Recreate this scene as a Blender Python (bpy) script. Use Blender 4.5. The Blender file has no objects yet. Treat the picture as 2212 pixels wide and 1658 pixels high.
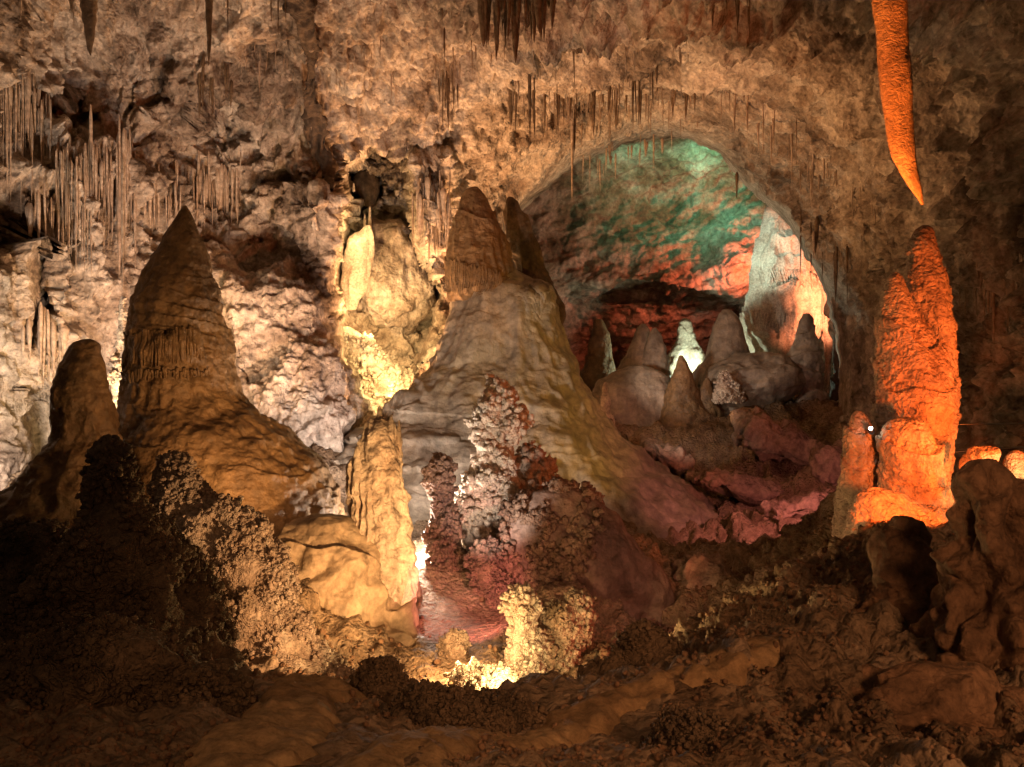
import bpy, math
import numpy as np
from mathutils import Vector

F = 1843.0            # focal length in pixels of a 2212 px wide picture
CU, CV = 1106.0, 829.0
rng = np.random.default_rng(7)
scene = bpy.context.scene
C = scene.collection

def P(u, v, d):
    """point at depth d (metres along +Y) seen at picture position (u, v)"""
    return np.array([(u - CU) / F * d, d, (CV - v) / F * d])

# ---------------------------------------------------------------- noise
_perm = np.random.default_rng(11).permutation(256).astype(np.int32)
_perm = np.concatenate([_perm, _perm, _perm])
_g = np.random.default_rng(5).normal(size=(256, 3)).astype(np.float32)
_g /= np.linalg.norm(_g, axis=1)[:, None]
_jit = np.random.default_rng(9).random((256, 3)).astype(np.float32)

def _h(ix, iy, iz):
    return _perm[_perm[_perm[ix & 255] + (iy & 255)] + (iz & 255)]

def perlin(p):
    p = np.asarray(p, np.float32)
    i = np.floor(p).astype(np.int32); f = p - i
    w = f * f * f * (f * (f * 6 - 15) + 10)
    out = 0
    for dx in (0, 1):
        wx = w[:, 0] if dx else 1 - w[:, 0]
        for dy in (0, 1):
            wy = w[:, 1] if dy else 1 - w[:, 1]
            for dz in (0, 1):
                wz = w[:, 2] if dz else 1 - w[:, 2]
                g = _g[_h(i[:, 0] + dx, i[:, 1] + dy, i[:, 2] + dz)]
                d = g[:, 0] * (f[:, 0] - dx) + g[:, 1] * (f[:, 1] - dy) + g[:, 2] * (f[:, 2] - dz)
                out = out + wx * wy * wz * d
    return out * 1.5

def worley(p):
    p = np.asarray(p, np.float32)
    i = np.floor(p).astype(np.int32); f = p - i
    best = np.full(len(p), 9.0, np.float32)
    for dx in (-1, 0, 1):
        for dy in (-1, 0, 1):
            for dz in (-1, 0, 1):
                j = _jit[_h(i[:, 0] + dx, i[:, 1] + dy, i[:, 2] + dz)]
                d = ((j + np.array([dx, dy, dz], np.float32) - f) ** 2).sum(1)
                best = np.minimum(best, d)
    return np.sqrt(best)

def fbm(p, f, octv=3, off=0.0):
    s = 0; a = 1.0
    for k in range(octv):
        s = s + a * perlin(p * f + off + 17.3 * k); f *= 2.03; a *= 0.5
    return s

def disp_value(p, layers):
    """sum of noise layers at world points p; each layer (kind, frequency, amplitude)"""
    s = np.zeros(len(p), np.float32)
    for n, L in enumerate(layers):
        kind, f, a = L[:3]; off = 3.7 * n
        if kind == 'f': s += a * fbm(p, f, 3, off)
        elif kind == 'n': s += a * perlin(p * f + off)
        elif kind == 'r': s += a * (0.6 - 2 * np.abs(fbm(p, f, 2, off)))             # rounded blocks, creases between
        elif kind == 'c': s -= a * np.clip(1 - 5 * np.abs(fbm(p, f, 2, off)), 0, 1)    # narrow cracks
        elif kind == 'w': s += a * (0.55 - worley(p * f + off))                        # round nodules
        elif kind == 'v':                                                              # vertical drip streaks
            q = p * np.array([f, f, f * 0.07]) + 0.5 * perlin(p * 0.8)[:, None]
            s += a * (0.5 - np.abs(perlin(q + off)) * 2)
        elif kind == 'h':                                                              # wavy horizontal ledges
            z = p[:, 2] * f + 1.3 * perlin(p * 0.45 + off) + 0.35 * perlin(p * 1.7)
            t = z - np.floor(z)
            s += a * (t ** 1.5 - 0.5) * np.clip(0.45 + 1.3 * perlin(p * np.array([.5, .5, .9]) + 9), 0, 1)
        elif kind == 'p':                                                              # pits
            s -= a * np.clip(-0.15 - fbm(p, f, 2, off), 0, 1) * 2.5
    return s

# ---------------------------------------------------------------- meshes
def link(o, parent=None):
    C.objects.link(o)
    if parent is not None: o.parent = parent
    return o

def mesh_np(name, V, Q, mat, parent=None, loc=None, smooth=True):
    V = np.asarray(V, np.float32); Q = np.asarray(Q, np.int32)
    if loc is not None: V = V - np.asarray(loc, np.float32)
    k = Q.shape[1]
    me = bpy.data.meshes.new(name)
    me.vertices.add(len(V)); me.vertices.foreach_set('co', V.ravel())
    me.loops.add(Q.size); me.loops.foreach_set('vertex_index', Q.ravel())
    me.polygons.add(len(Q))
    me.polygons.foreach_set('loop_start', np.arange(0, Q.size, k, dtype=np.int32))
    me.polygons.foreach_set('use_smooth', np.full(len(Q), smooth))
    me.update(calc_edges=True)
    me.materials.append(mat)
    o = bpy.data.objects.new(name, me)
    if parent is None and loc is not None: o.location = [float(t) for t in loc]
    return link(o, parent)

def empty(name, loc):
    o = bpy.data.objects.new(name, None); o.location = [float(t) for t in loc]
    o.empty_display_size = 0.3
    return link(o)

def tag(o, label=None, cat=None, group=None, kind=None):
    if label: o['label'] = label
    if cat: o['category'] = cat
    if group: o['group'] = group
    if kind: o['kind'] = kind
    return o

def grid_quads(nr, nc, wrap=False):
    a = np.arange(nr * nc).reshape(nr, nc)
    if wrap: a = np.concatenate([a, a[:, :1]], 1)
    return np.stack([a[:-1, :-1], a[:-1, 1:], a[1:, 1:], a[1:, :-1]], -1).reshape(-1, 4)

def grid_normals(G, wrap=False):
    if wrap: du = np.roll(G, -1, 1) - np.roll(G, 1, 1)
    else: du = np.gradient(G, axis=1)
    dv = np.gradient(G, axis=0)
    n = np.cross(du, dv)
    return n / (np.linalg.norm(n, axis=-1, keepdims=True) + 1e-9)

def smooth1(a, n):
    k = np.hanning(2 * n + 3)[1:-1]; k /= k.sum()
    return np.convolve(np.pad(a, n + 0, mode='edge'), k, 'same')[n:-n] if n > 0 else a

# icosphere template for nodules
def _ico(sub=1):
    t = (1 + 5 ** .5) / 2
    v = [(-1, t, 0), (1, t, 0), (-1, -t, 0), (1, -t, 0), (0, -1, t), (0, 1, t), (0, -1, -t), (0, 1, -t), (t, 0, -1), (t, 0, 1), (-t, 0, -1), (-t, 0, 1)]
    f = [(0, 11, 5), (0, 5, 1), (0, 1, 7), (0, 7, 10), (0, 10, 11), (1, 5, 9), (5, 11, 4), (11, 10, 2), (10, 7, 6), (7, 1, 8), (3, 9, 4), (3, 4, 2), (3, 2, 6), (3, 6, 8), (3, 8, 9), (4, 9, 5), (2, 4, 11), (6, 2, 10), (8, 6, 7), (9, 8, 1)]
    v = [np.array(x) / np.linalg.norm(x) for x in v]
    for _ in range(sub):
        cache = {}; nf = []
        def mid(a, b):
            k = (min(a, b), max(a, b))
            if k not in cache:
                m = v[a] + v[b]; v.append(m / np.linalg.norm(m)); cache[k] = len(v) - 1
            return cache[k]
        for a, b, c in f:
            ab, bc, ca = mid(a, b), mid(b, c), mid(c, a)
            nf += [(a, ab, ca), (b, bc, ab), (c, ca, bc), (ab, bc, ca)]
        f = nf
    return np.array(v, np.float32), np.array(f, np.int32)
ICO0 = _ico(0)
ICO1, ICO2, ICO3 = _ico(1), _ico(2), _ico(4)

def nodule_mesh(name, pts, nrm, rad, mat, parent=None, loc=None):
    """many rough rounded nodules as one crust mesh"""
    v0, f0 = ICO0
    n = len(pts)
    sc = rad[:, None, None] * (0.75 + 0.5 * rng.random((n, 1, 3)))
    V = v0[None] * sc
    V = V * (1.06 + 0.2 * rng.normal(size=(n, len(v0), 1)).clip(-1.5, 1.5))
    V = V + (pts + nrm * rad[:, None] * 0.35)[:, None]
    Fc = f0[None] + (np.arange(n) * len(v0))[:, None, None]
    return mesh_np(name, V.reshape(-1, 3), Fc.reshape(-1, 3), mat, parent, loc)

def crust(name, V, N, count, r0, r1, mat, parent=None, loc=None, front=True, zmin=None):
    """scatter clusters of nodules over surface points V with normals N"""
    V = V.reshape(-1, 3); N = N.reshape(-1, 3)
    ok = np.ones(len(V), bool)
    if front: ok &= N[:, 1] < 0.45
    if zmin is not None: ok &= V[:, 2] > zmin
    idx = np.where(ok)[0]
    # favour big patches so that the crust is uneven
    w = np.clip(0.45 + 2.2 * perlin(V[idx] * 0.9 / max(r1 * 4, .3)), 0.01, 2); w /= w.sum()
    pick = rng.choice(idx, count, p=w)
    r = r0 + 1.75 * (r1 - r0) * rng.random(count) ** 3.6
    pts = V[pick] + rng.normal(size=(count, 3)) * r[:, None] * 0.6
    nr = N[pick]
    # second generation: lumps sitting on lumps
    k = count // 2
    s = rng.choice(count, k)
    d = nr[s] + rng.normal(size=(k, 3)) * 0.7 + np.array([0, 0, 0.25]); d /= np.linalg.norm(d, axis=1)[:, None]
    p2 = pts[s] + d * r[s][:, None] * 1.15; r2 = r[s] * (0.45 + 0.35 * rng.random(k))
    return nodule_mesh(name, np.concatenate([pts, p2]), np.concatenate([nr, d]), np.concatenate([r, r2]), mat, parent, loc)

class Body: pass

def body_surface(D, rows, dr=1.0, nu=128, nv=220, layers=(), yoff=0.0, sm=4, warp=0.0):
    """a stalagmite-like surface: rows (v, left u, right u[, depth shift]) from the tip down, seen at depth D"""
    rows = sorted(rows)
    v = np.array([r[0] for r in rows], float); l = np.array([r[1] for r in rows], float); r_ = np.array([r[2] for r in rows], float)
    dy = np.array([r[3] if len(r) > 3 else 0 for r in rows], float)
    s = np.linspace(0, 1, nv) ** 1.15
    vv = v[0] + (v[-1] - v[0]) * s
    l = np.interp(vv, v, l); r_ = np.interp(vv, v, r_); dy = np.interp(vv, v, dy)
    half = (r_ - l) / 2
    l, r_, dy = smooth1(l, sm), smooth1(r_, sm), smooth1(dy, sm)
    Dr = D + dy
    cx = ((l + r_) / 2 - CU) / F * Dr; rad = np.maximum((r_ - l) / 2, 0.3) / F * Dr
    rad[0] = 0.001
    z = (CV - vv) / F * Dr
    th = np.linspace(0, 2 * np.pi, nu, endpoint=False)
    G = np.empty((nv, nu, 3), np.float32)
    G[..., 0] = cx[:, None] + rad[:, None] * np.cos(th)
    G[..., 1] = D + yoff + dy[:, None] + dr * rad[:, None] * np.sin(th)
    G[..., 2] = z[:, None]
    N = grid_normals(G, True)
    ax = G - np.stack([cx, np.full(nv, D + yoff) + dy, z], 1)[:, None]
    if (N * ax).sum() < 0: N = -N
    if layers:
        d = disp_value(G.reshape(-1, 3), layers).reshape(nv, nu)
        d = d - d[:, np.sin(th) < .3].mean() - .25 * d.std()
        fade = np.clip(rad / (0.9 * max(np.median(rad), 1e-3)), 0.10, 1)[:, None]
        G = G + N * (d * fade)[..., None]
        G[0] = G[0].mean(0)
        N = grid_normals(G, True)
        if (N * ax).sum() < 0: N = -N
    b = Body(); b.G, b.N, b.base = G, N, np.array([cx[-1], D + yoff, z[-1]]); b.vv = vv; b.th = th; b.nv, b.nu = nv, nu
    return b

def body_mesh(name, b, mat, parent=None, loc=None):
    return mesh_np(name, b.G.reshape(-1, 3), grid_quads(b.nv, b.nu, True), mat, parent, b.base if loc is None else loc)

def simple_spire(name, label, cat, D, rows, mat, group=None, **kw):
    b = body_surface(D, rows, **kw)
    o = body_mesh(name, b, mat)
    tag(o, label, cat, group)
    return o, b

def lump(name, c, size, mat, layers, parent=None, rot=0.0, sub=None, box=0.0):
    """a boulder: a displaced ellipsoid, squared off by box"""
    v0, f0 = sub or ICO3
    d = v0.copy()
    if box: d = np.sign(d) * np.abs(d) ** (1 - box)
    V = d * np.array(size)
    cr, sr = math.cos(rot), math.sin(rot)
    V = V @ np.array([[cr, 0, sr], [0, 1, 0], [-sr, 0, cr]], np.float32)
    V = V + np.array(c)
    n = v0 / np.array(size); n = n / np.linalg.norm(n, axis=1)[:, None]
    V = V + n * disp_value(V, layers)[:, None]
    return mesh_np(name, V, f0, mat, parent, c if parent is None else parent.location)

def tube(pts, rads, n=8):
    """a tapered tube along points; returns verts and quads"""
    pts = np.asarray(pts, float); rads = np.asarray(rads, float)
    t = np.gradient(pts, axis=0); t /= np.linalg.norm(t, axis=1)[:, None] + 1e-9
    up = np.where(np.abs(t[:, 2:3]) > 0.8, np.array([[0., 1, 0]]), np.array([[0., 0, 1]]))
    a = np.cross(t, up); a /= np.linalg.norm(a, axis=1)[:, None] + 1e-9
    b = np.cross(t, a)
    th = np.linspace(0, 2 * np.pi, n, endpoint=False)
    G = pts[:, None] + rads[:, None, None] * (np.cos(th)[None, :, None] * a[:, None] + np.sin(th)[None, :, None] * b[:, None])
    return G.reshape(-1, 3), grid_quads(len(pts), n, True)

def join(parts):
    V = []; Q = []; o = 0
    for v, q in parts:
        V.append(v); Q.append(q + o); o += len(v)
    return np.concatenate(V), np.concatenate(Q)

class RBF:
    def __init__(self, X, Y, c=40.0, lam=0.0):
        X = np.asarray(X, float); Y = np.asarray(Y, float)
        self.X, self.c = X, c
        A = self.k(X, X) + lam * np.eye(len(X))
        Pm = np.concatenate([np.ones((len(X), 1)), X], 1); m = Pm.shape[1]
        M = np.block([[A, Pm], [Pm.T, np.zeros((m, m))]])
        s = np.linalg.solve(M, np.concatenate([Y, np.zeros(m)]))
        self.w, self.b = s[:len(X)], s[len(X):]
    def k(self, A, B):
        return -np.sqrt(((A[:, None] - B[None]) ** 2).sum(-1) + self.c ** 2)
    def __call__(self, Z):
        out = np.empty(len(Z))
        for i in range(0, len(Z), 100000):
            z = Z[i:i + 100000]
            out[i:i + 100000] = self.k(z, self.X) @ self.w + self.b[0] + z @ self.b[1:]
        return out
# ---------------------------------------------------------------- materials
def rock(name, cols, scale=1.0, bump=0.5, bscale=6.0, rough=0.85, pop=0.0, popscale=10.0, streak=0.0, spec=0.3, contrast=1.0):
    """limestone: blotches of the given colours, grain and nodule bump, optional vertical streaks"""
    m = bpy.data.materials.new(name); m.use_nodes = True
    nt = m.node_tree; N = nt.nodes; L = nt.links
    bs = N['Principled BSDF']
    tc = N.new('ShaderNodeTexCoord')
    mp = N.new('ShaderNodeMapping'); mp.inputs['Scale'].default_value = (1, 1, 1)
    L.new(tc.outputs['Object'], mp.inputs['Vector'])
    vec = mp.outputs['Vector']
    n1 = N.new('ShaderNodeTexNoise'); n1.inputs['Scale'].default_value = 0.55 * scale; n1.inputs['Detail'].default_value = 9; n1.inputs['Roughness'].default_value = 0.68
    n1.inputs['Distortion'].default_value = 0.6
    L.new(vec, n1.inputs['Vector'])
    cr = N.new('ShaderNodeValToRGB'); e = cr.color_ramp.elements
    lo, hi = 0.5 - 0.17 / contrast, 0.5 + 0.15 / contrast
    for _ in range(len(cols) - 2): e.new(0.5)
    for i, c in enumerate(cols):
        e[i].position = lo + (hi - lo) * i / (len(cols) - 1); e[i].color = (*c, 1)
    L.new(n1.outputs['Fac'], cr.inputs['Fac'])
    col = cr.outputs['Color']
    # fine speckle
    n2 = N.new('ShaderNodeTexNoise'); n2.inputs['Scale'].default_value = 7.0 * scale; n2.inputs['Detail'].default_value = 6; n2.inputs['Roughness'].default_value = 0.7
    L.new(vec, n2.inputs['Vector'])
    r2 = N.new('ShaderNodeMapRange'); r2.inputs['From Min'].default_value = 0.3; r2.inputs['From Max'].default_value = 0.7
    r2.inputs['To Min'].default_value = 0.5; r2.inputs['To Max'].default_value = 1.4
    L.new(n2.outputs['Fac'], r2.inputs['Value'])
    mx = N.new('ShaderNodeMix'); mx.data_type = 'RGBA'; mx.blend_type = 'MULTIPLY'; mx.inputs['Factor'].default_value = 1.0
    L.new(col, mx.inputs['A']); L.new(r2.outputs['Result'], mx.inputs['B']); col = mx.outputs['Result']
    h = None
    def add(a, b):
        if a is None: return b
        q = N.new('ShaderNodeMath'); q.operation = 'ADD'; L.new(a, q.inputs[0]); L.new(b, q.inputs[1]); return q.outputs[0]
    def mul(a, k):
        q = N.new('ShaderNodeMath'); q.operation = 'MULTIPLY'; L.new(a, q.inputs[0]); q.inputs[1].default_value = k; return q.outputs[0]
    nb = N.new('ShaderNodeTexNoise'); nb.inputs['Scale'].default_value = bscale; nb.inputs['Detail'].default_value = 8; nb.inputs['Roughness'].default_value = 0.62
    L.new(vec, nb.inputs['Vector'])
    h = mul(nb.outputs['Fac'], 1.0)
    if streak > 0:
        ms = N.new('ShaderNodeMapping'); ms.inputs['Scale'].default_value = (7 * scale, 7 * scale, 0.5 * scale)
        L.new(tc.outputs['Object'], ms.inputs['Vector'])
        ns = N.new('ShaderNodeTexNoise'); ns.inputs['Scale'].default_value = 1.0; ns.inputs['Detail'].default_value = 5; ns.inputs['Distortion'].default_value = 0.4
        L.new(ms.outputs['Vector'], ns.inputs['Vector'])
        rs = N.new('ShaderNodeMapRange'); rs.inputs['From Min'].default_value = 0.35; rs.inputs['From Max'].default_value = 0.65
        rs.inputs['To Min'].default_value = 1 - 0.5 * streak; rs.inputs['To Max'].default_value = 1 + 0.25 * streak
        L.new(ns.outputs['Fac'], rs.inputs['Value'])
        m3 = N.new('ShaderNodeMix'); m3.data_type = 'RGBA'; m3.blend_type = 'MULTIPLY'; m3.inputs['Factor'].default_value = 1.0
        L.new(col, m3.inputs['A']); L.new(rs.outputs['Result'], m3.inputs['B']); col = m3.outputs['Result']
        h = add(h, mul(ns.outputs['Fac'], streak * 1.2))
    if pop > 0:
        vo = N.new('ShaderNodeTexVoronoi'); vo.inputs['Scale'].default_value = popscale; vo.feature = 'SMOOTH_F1'; vo.inputs['Smoothness'].default_value = 0.35
        nd = N.new('ShaderNodeTexNoise'); nd.inputs['Scale'].default_value = popscale * 0.35; nd.inputs['Detail'].default_value = 3
        L.new(vec, nd.inputs['Vector'])
        ad = N.new('ShaderNodeMix'); ad.data_type = 'RGBA'; ad.blend_type = 'LINEAR_LIGHT'; ad.inputs['Factor'].default_value = 0.12
        L.new(vec, ad.inputs['A']); L.new(nd.outputs['Color'], ad.inputs['B'])
        L.new(ad.outputs['Result'], vo.inputs['Vector'])
        h = add(h, mul(vo.outputs['Distance'], -pop * 1.6))
    bp = N.new('ShaderNodeBump'); bp.inputs['Strength'].default_value = min(1.0, bump); bp.inputs['Distance'].default_value = 0.9 / bscale * max(1, bump)
    L.new(h, bp.inputs['Height'])
    L.new(bp.outputs['Normal'], bs.inputs['Normal'])
    L.new(col, bs.inputs['Base Color'])
    bs.inputs['Roughness'].default_value = rough
    bs.inputs['Specular IOR Level'].default_value = spec
    return m

CREAM = (0.50, 0.41, 0.325); TAN = (0.36, 0.265, 0.195); BROWN = (0.19, 0.125, 0.075); DARK = (0.085, 0.055, 0.035)
GREY = (0.36, 0.33, 0.31)
M = {}
M['wall'] = rock('cave_limestone', [DARK, (0.22, 0.165, 0.125), (0.355, 0.285, 0.225), (0.49, 0.415, 0.345), (0.56, 0.48, 0.40)], 0.8, 0.9, 4.5, pop=0.12, popscale=9, streak=0.4, contrast=1.1)
M['far'] = rock('far_limestone', [DARK, BROWN, TAN, CREAM], 0.7, 0.8, 2.5, pop=0.1, popscale=4, streak=.1)
M['floor'] = rock('floor_silt', [(0.11, 0.07, 0.042), BROWN, (0.28, 0.2, 0.13), TAN], 1.3, 0.95, 13.0, pop=0.5, popscale=14)
M['brown'] = rock('brown_flowstone', [(0.09, 0.052, 0.022), (0.17, 0.10, 0.045), (0.25, 0.155, 0.07)], 0.9, 0.5, 8.0, 0.6, streak=0.25, pop=0.15, popscale=14, spec=0.4)
M['grey'] = rock('grey_flowstone', [(0.17, 0.135, 0.10), (0.27, 0.22, 0.165), (0.34, 0.285, 0.215)], 0.55, 0.35, 5.0, 0.6, streak=0.45, spec=0.4)
M['cream'] = rock('cream_flowstone', [TAN, CREAM, (0.58, 0.50, 0.38)], 0.9, 0.6, 9.0, 0.7, streak=0.35, pop=0.3, popscale=16)
M['mound'] = rock('tan_flowstone', [(0.2, 0.14, 0.085), (0.29, 0.21, 0.14), (0.37, 0.28, 0.19)], 0.7, 0.4, 7.0, 0.65, streak=0.2)
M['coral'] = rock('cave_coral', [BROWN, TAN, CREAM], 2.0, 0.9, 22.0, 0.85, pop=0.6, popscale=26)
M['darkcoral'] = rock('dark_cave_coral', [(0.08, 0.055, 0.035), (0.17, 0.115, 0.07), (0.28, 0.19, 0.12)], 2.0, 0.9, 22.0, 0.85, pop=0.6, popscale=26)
M['redcoral'] = rock('reddish_cave_coral', [(0.10, 0.06, 0.045), (0.19, 0.12, 0.085), (0.27, 0.18, 0.13)], 2.0, 0.9, 22.0, 0.85, pop=0.6, popscale=26)
M['popwhite'] = rock('pale_cave_coral', [TAN, CREAM, (0.62, 0.56, 0.46)], 2.0, 0.9, 22.0, 0.85, pop=0.6, popscale=26)
M['orange'] = rock('orange_flowstone', [(0.22, 0.15, 0.10), TAN, (0.45, 0.36, 0.26), CREAM], 1.0, 0.7, 16.0, 0.6, pop=0.6, popscale=18, streak=.3, spec=.45)
M['orange_smooth'] = rock('orange_stalactite_skin', [(0.3, 0.22, 0.15), TAN, (0.45, 0.36, 0.26)], 1.5, 0.5, 26.0, 0.7, pop=0.6, popscale=30, streak=.2)
M['curtain'] = rock('drip_curtain', [BROWN, TAN, CREAM], 1.0, 0.5, 12.0, 0.7, streak=0.6)
M['darkdrip'] = rock('dark_dripstone', [(0.05, 0.032, 0.02), (0.11, 0.07, 0.042), (0.2, 0.135, 0.08)], 1.0, 0.5, 12.0, 0.7, streak=0.5)
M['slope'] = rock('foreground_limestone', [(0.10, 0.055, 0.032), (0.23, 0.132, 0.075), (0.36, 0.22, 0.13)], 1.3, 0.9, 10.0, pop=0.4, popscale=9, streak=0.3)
M['fin'] = rock('dark_rock_with_shade', [(0.03, 0.02, 0.013), (0.06, 0.04, 0.027), (0.11, 0.075, 0.05)], 1.2, 0.7, 8.0, 0.8, streak=.5)  # dark rock, its colour darkened further to carry the shade on the fin
M['sand'] = rock('path_silt', [(0.2, 0.12, 0.06), (0.31, 0.2, 0.1), (0.38, 0.26, 0.14)], 1.6, 0.6, 30.0, 0.9)
M['mauve'] = rock('mauve_flowstone', [(0.10, 0.065, 0.05), (0.18, 0.12, 0.095), (0.26, 0.185, 0.15)], 0.8, 0.5, 6.0, 0.65, streak=0.35)
M['boulder'] = rock('fallen_limestone', [BROWN, (0.27, 0.19, 0.14), TAN], 1.0, 0.7, 6.0, pop=0.2, popscale=5)

def plain(name, col, rough=0.5, metal=0.0, emit=None):
    m = bpy.data.materials.new(name); m.use_nodes = True
    nt = m.node_tree; b = nt.nodes['Principled BSDF']
    n = nt.nodes.new('ShaderNodeTexNoise'); n.inputs['Scale'].default_value = 30
    r = nt.nodes.new('ShaderNodeValToRGB'); r.color_ramp.elements[0].color = (*[c * .7 for c in col], 1); r.color_ramp.elements[1].color = (*col, 1)
    nt.links.new(n.outputs['Fac'], r.inputs['Fac']); nt.links.new(r.outputs['Color'], b.inputs['Base Color'])
    b.inputs['Roughness'].default_value = rough; b.inputs['Metallic'].default_value = metal
    if emit:
        b.inputs['Emission Color'].default_value = (*emit[0], 1); b.inputs['Emission Strength'].default_value = emit[1]
    return m
M['steel'] = plain('railing_steel', (0.3, 0.29, 0.27), 0.35, 1.0)
M['lampbody'] = plain('lamp_housing', (0.05, 0.05, 0.05), 0.5)
M['bulb'] = plain('lit_bulb', (0.9, 0.9, 0.85), 0.4, 0, ((1, .9, .75), 40))
AMB=0.05; EXPO=0.12
# ---------------------------------------------------------------- the cave: walls, ceiling, floor
STEP = 3.0

def sdist(poly, U, Vv):
    """signed distance to a polygon (positive inside) and the nearest point on it"""
    poly = np.asarray(poly, float); p = np.stack([U, Vv], -1)
    best = np.full(len(U), 1e9); near = np.zeros((len(U), 2)); ins = np.zeros(len(U), bool)
    for a, b in zip(poly, np.roll(poly, -1, 0)):
        ab = b - a; t = np.clip(((p - a) @ ab) / (ab @ ab), 0, 1)
        q = a + t[:, None] * ab; d = np.linalg.norm(p - q, axis=1)
        m = d < best; best[m] = d[m]; near[m] = q[m]
        c = ((a[1] > Vv) != (b[1] > Vv)) & (U < (b[0] - a[0]) * (Vv - a[1]) / (b[1] - a[1] + 1e-12) + a[0])
        ins ^= c
    return np.where(ins, best, -best), near

def blur_step(poly, U, Vv, soft):
    s, _ = sdist(poly, U, Vv)
    t = np.clip(s / soft * 0.5 + 0.5, 0, 1)
    return t * t * (3 - 2 * t)

def ragged(poly, amp, seed):
    poly = np.asarray(poly, float); out = []
    for a, b in zip(poly, np.roll(poly, -1, 0)):
        n = max(1, int(np.linalg.norm(b - a) / 7))
        out += [a + (b - a) * k / n for k in range(n)]
    out = np.array(out)
    q = np.concatenate([out / 30, np.full((len(out), 1), seed)], 1)
    o = np.stack([fbm(q, 1.0, 3), fbm(q + 50, 1.0, 3)], 1)
    return out + amp * o

WALL = [(-700, -500, 7), (-700, 0, 8.5), (-700, 400, 9.5), (-700, 900, 10), (-700, 1200, 9), (-300, 300, 13),
 (0, 0, 17), (0, 200, 18), (0, 400, 18), (0, 600, 17.2), (0, 800, 17.2), (0, 1000, 16.8), (0, 1150, 16.5),
 (250, 0, 19), (250, 250, 21), (250, 330, 20), (250, 600, 20), (250, 800, 20.5), (250, 1000, 20.5),
 (430, 250, 21.5), (480, 330, 23.5), (480, 520, 23), (500, 0, 19.5), (520, 600, 22.6), (560, 760, 22.2), (520, 950, 21),
 (620, 120, 20.3), (700, 60, 19.6), (690, 250, 22.3), (700, 330, 23.5), (690, 450, 22.4), (640, 520, 23.3), (690, 640, 22.8), (700, 800, 22), (740, 950, 21.5), (680, 1000, 21),
 (850, 150, 21.5), (850, 330, 25), (820, 500, 25.5), (830, 650, 25.5), (830, 860, 24), (900, 500, 25.6), (935, 480, 25.2), (960, 330, 25.2), (950, 560, 26.2), (960, 700, 26), (940, 900, 25),
 (950, 60, 20), (980, 190, 23), (1150, 0, 18), (1180, 130, 22), (1150, 220, 24.6), (1150, 300, 27), (1100, 420, 30), (1050, 600, 29), (1050, 850, 28),
 (1420, 0, 17.5), (1420, 120, 22), (1420, 180, 25), (1420, 290, 32), (1250, 370, 31.5), (1300, 250, 28.5), (1560, 260, 28), (1600, 350, 31), (1700, 480, 30), (1790, 640, 28), (1830, 760, 27), (1840, 950, 26),
 (1600, 60, 18.5), (1580, 130, 21.5), (1650, 200, 24), (1750, 250, 23.5), (1850, 420, 24.5), (1850, 600, 25), (1890, 800, 24), (1890, 1000, 23),
 (1800, 0, 15.5), (1800, 150, 19), (2000, 150, 16.5), (2000, 420, 19.5), (2000, 800, 20), (2100, 620, 19), (2212, 0, 12.5), (2212, 250, 14), (2212, 400, 15), (2212, 600, 16), (2212, 800, 16), (2212, 1050, 16),
 (2600, 300, 10.5), (2600, 800, 12), (2900, -500, 6), (2900, 0, 7), (2900, 500, 8), (2900, 1000, 8.5), (2600, 1200, 10),
 (1106, -250, 13), (400, -250, 13), (1800, -250, 11), (1106, -700, 8.5), (300, -700, 7.5), (2000, -700, 7)]
WALL = np.array(WALL, float)
wall_rbf = RBF(WALL[:, :2] / 100, WALL[:, 2], c=0.5, lam=0.01)

ARCH = [(1092, 520), (1112, 470), (1140, 445), (1165, 424), (1200, 392), (1235, 362), (1262, 350), (1290, 335), (1340, 315), (1400, 300), (1470, 298), (1530, 318), (1560, 342), (1582, 366), (1610, 400),
        (1645, 436), (1672, 452), (1700, 482), (1728, 522), (1742, 560), (1765, 598), (1785, 645), (1798, 700), (1812, 800), (1815, 1300), (1060, 1300), (1075, 900), (1080, 600)]
ALCOVE = [(738, 352), (800, 322), (866, 335), (890, 420), (890, 540), (912, 580), (940, 650), (936, 720), (880, 830), (830, 900), (790, 850), (735, 735), (724, 640), (738, 500)]
ARCH = ragged(ARCH, 6.5, 1.5); ALCOVE = ragged(ALCOVE, 17, 4.5)
HOLE = [(752, 372), (790, 365), (818, 385), (822, 420), (806, 438), (800, 470), (770, 480), (775, 430), (760, 410)]
PROW = [(893, 340), (970, 330), (1010, 420), (1005, 520), (960, 545), (912, 535), (893, 480)]

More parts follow.
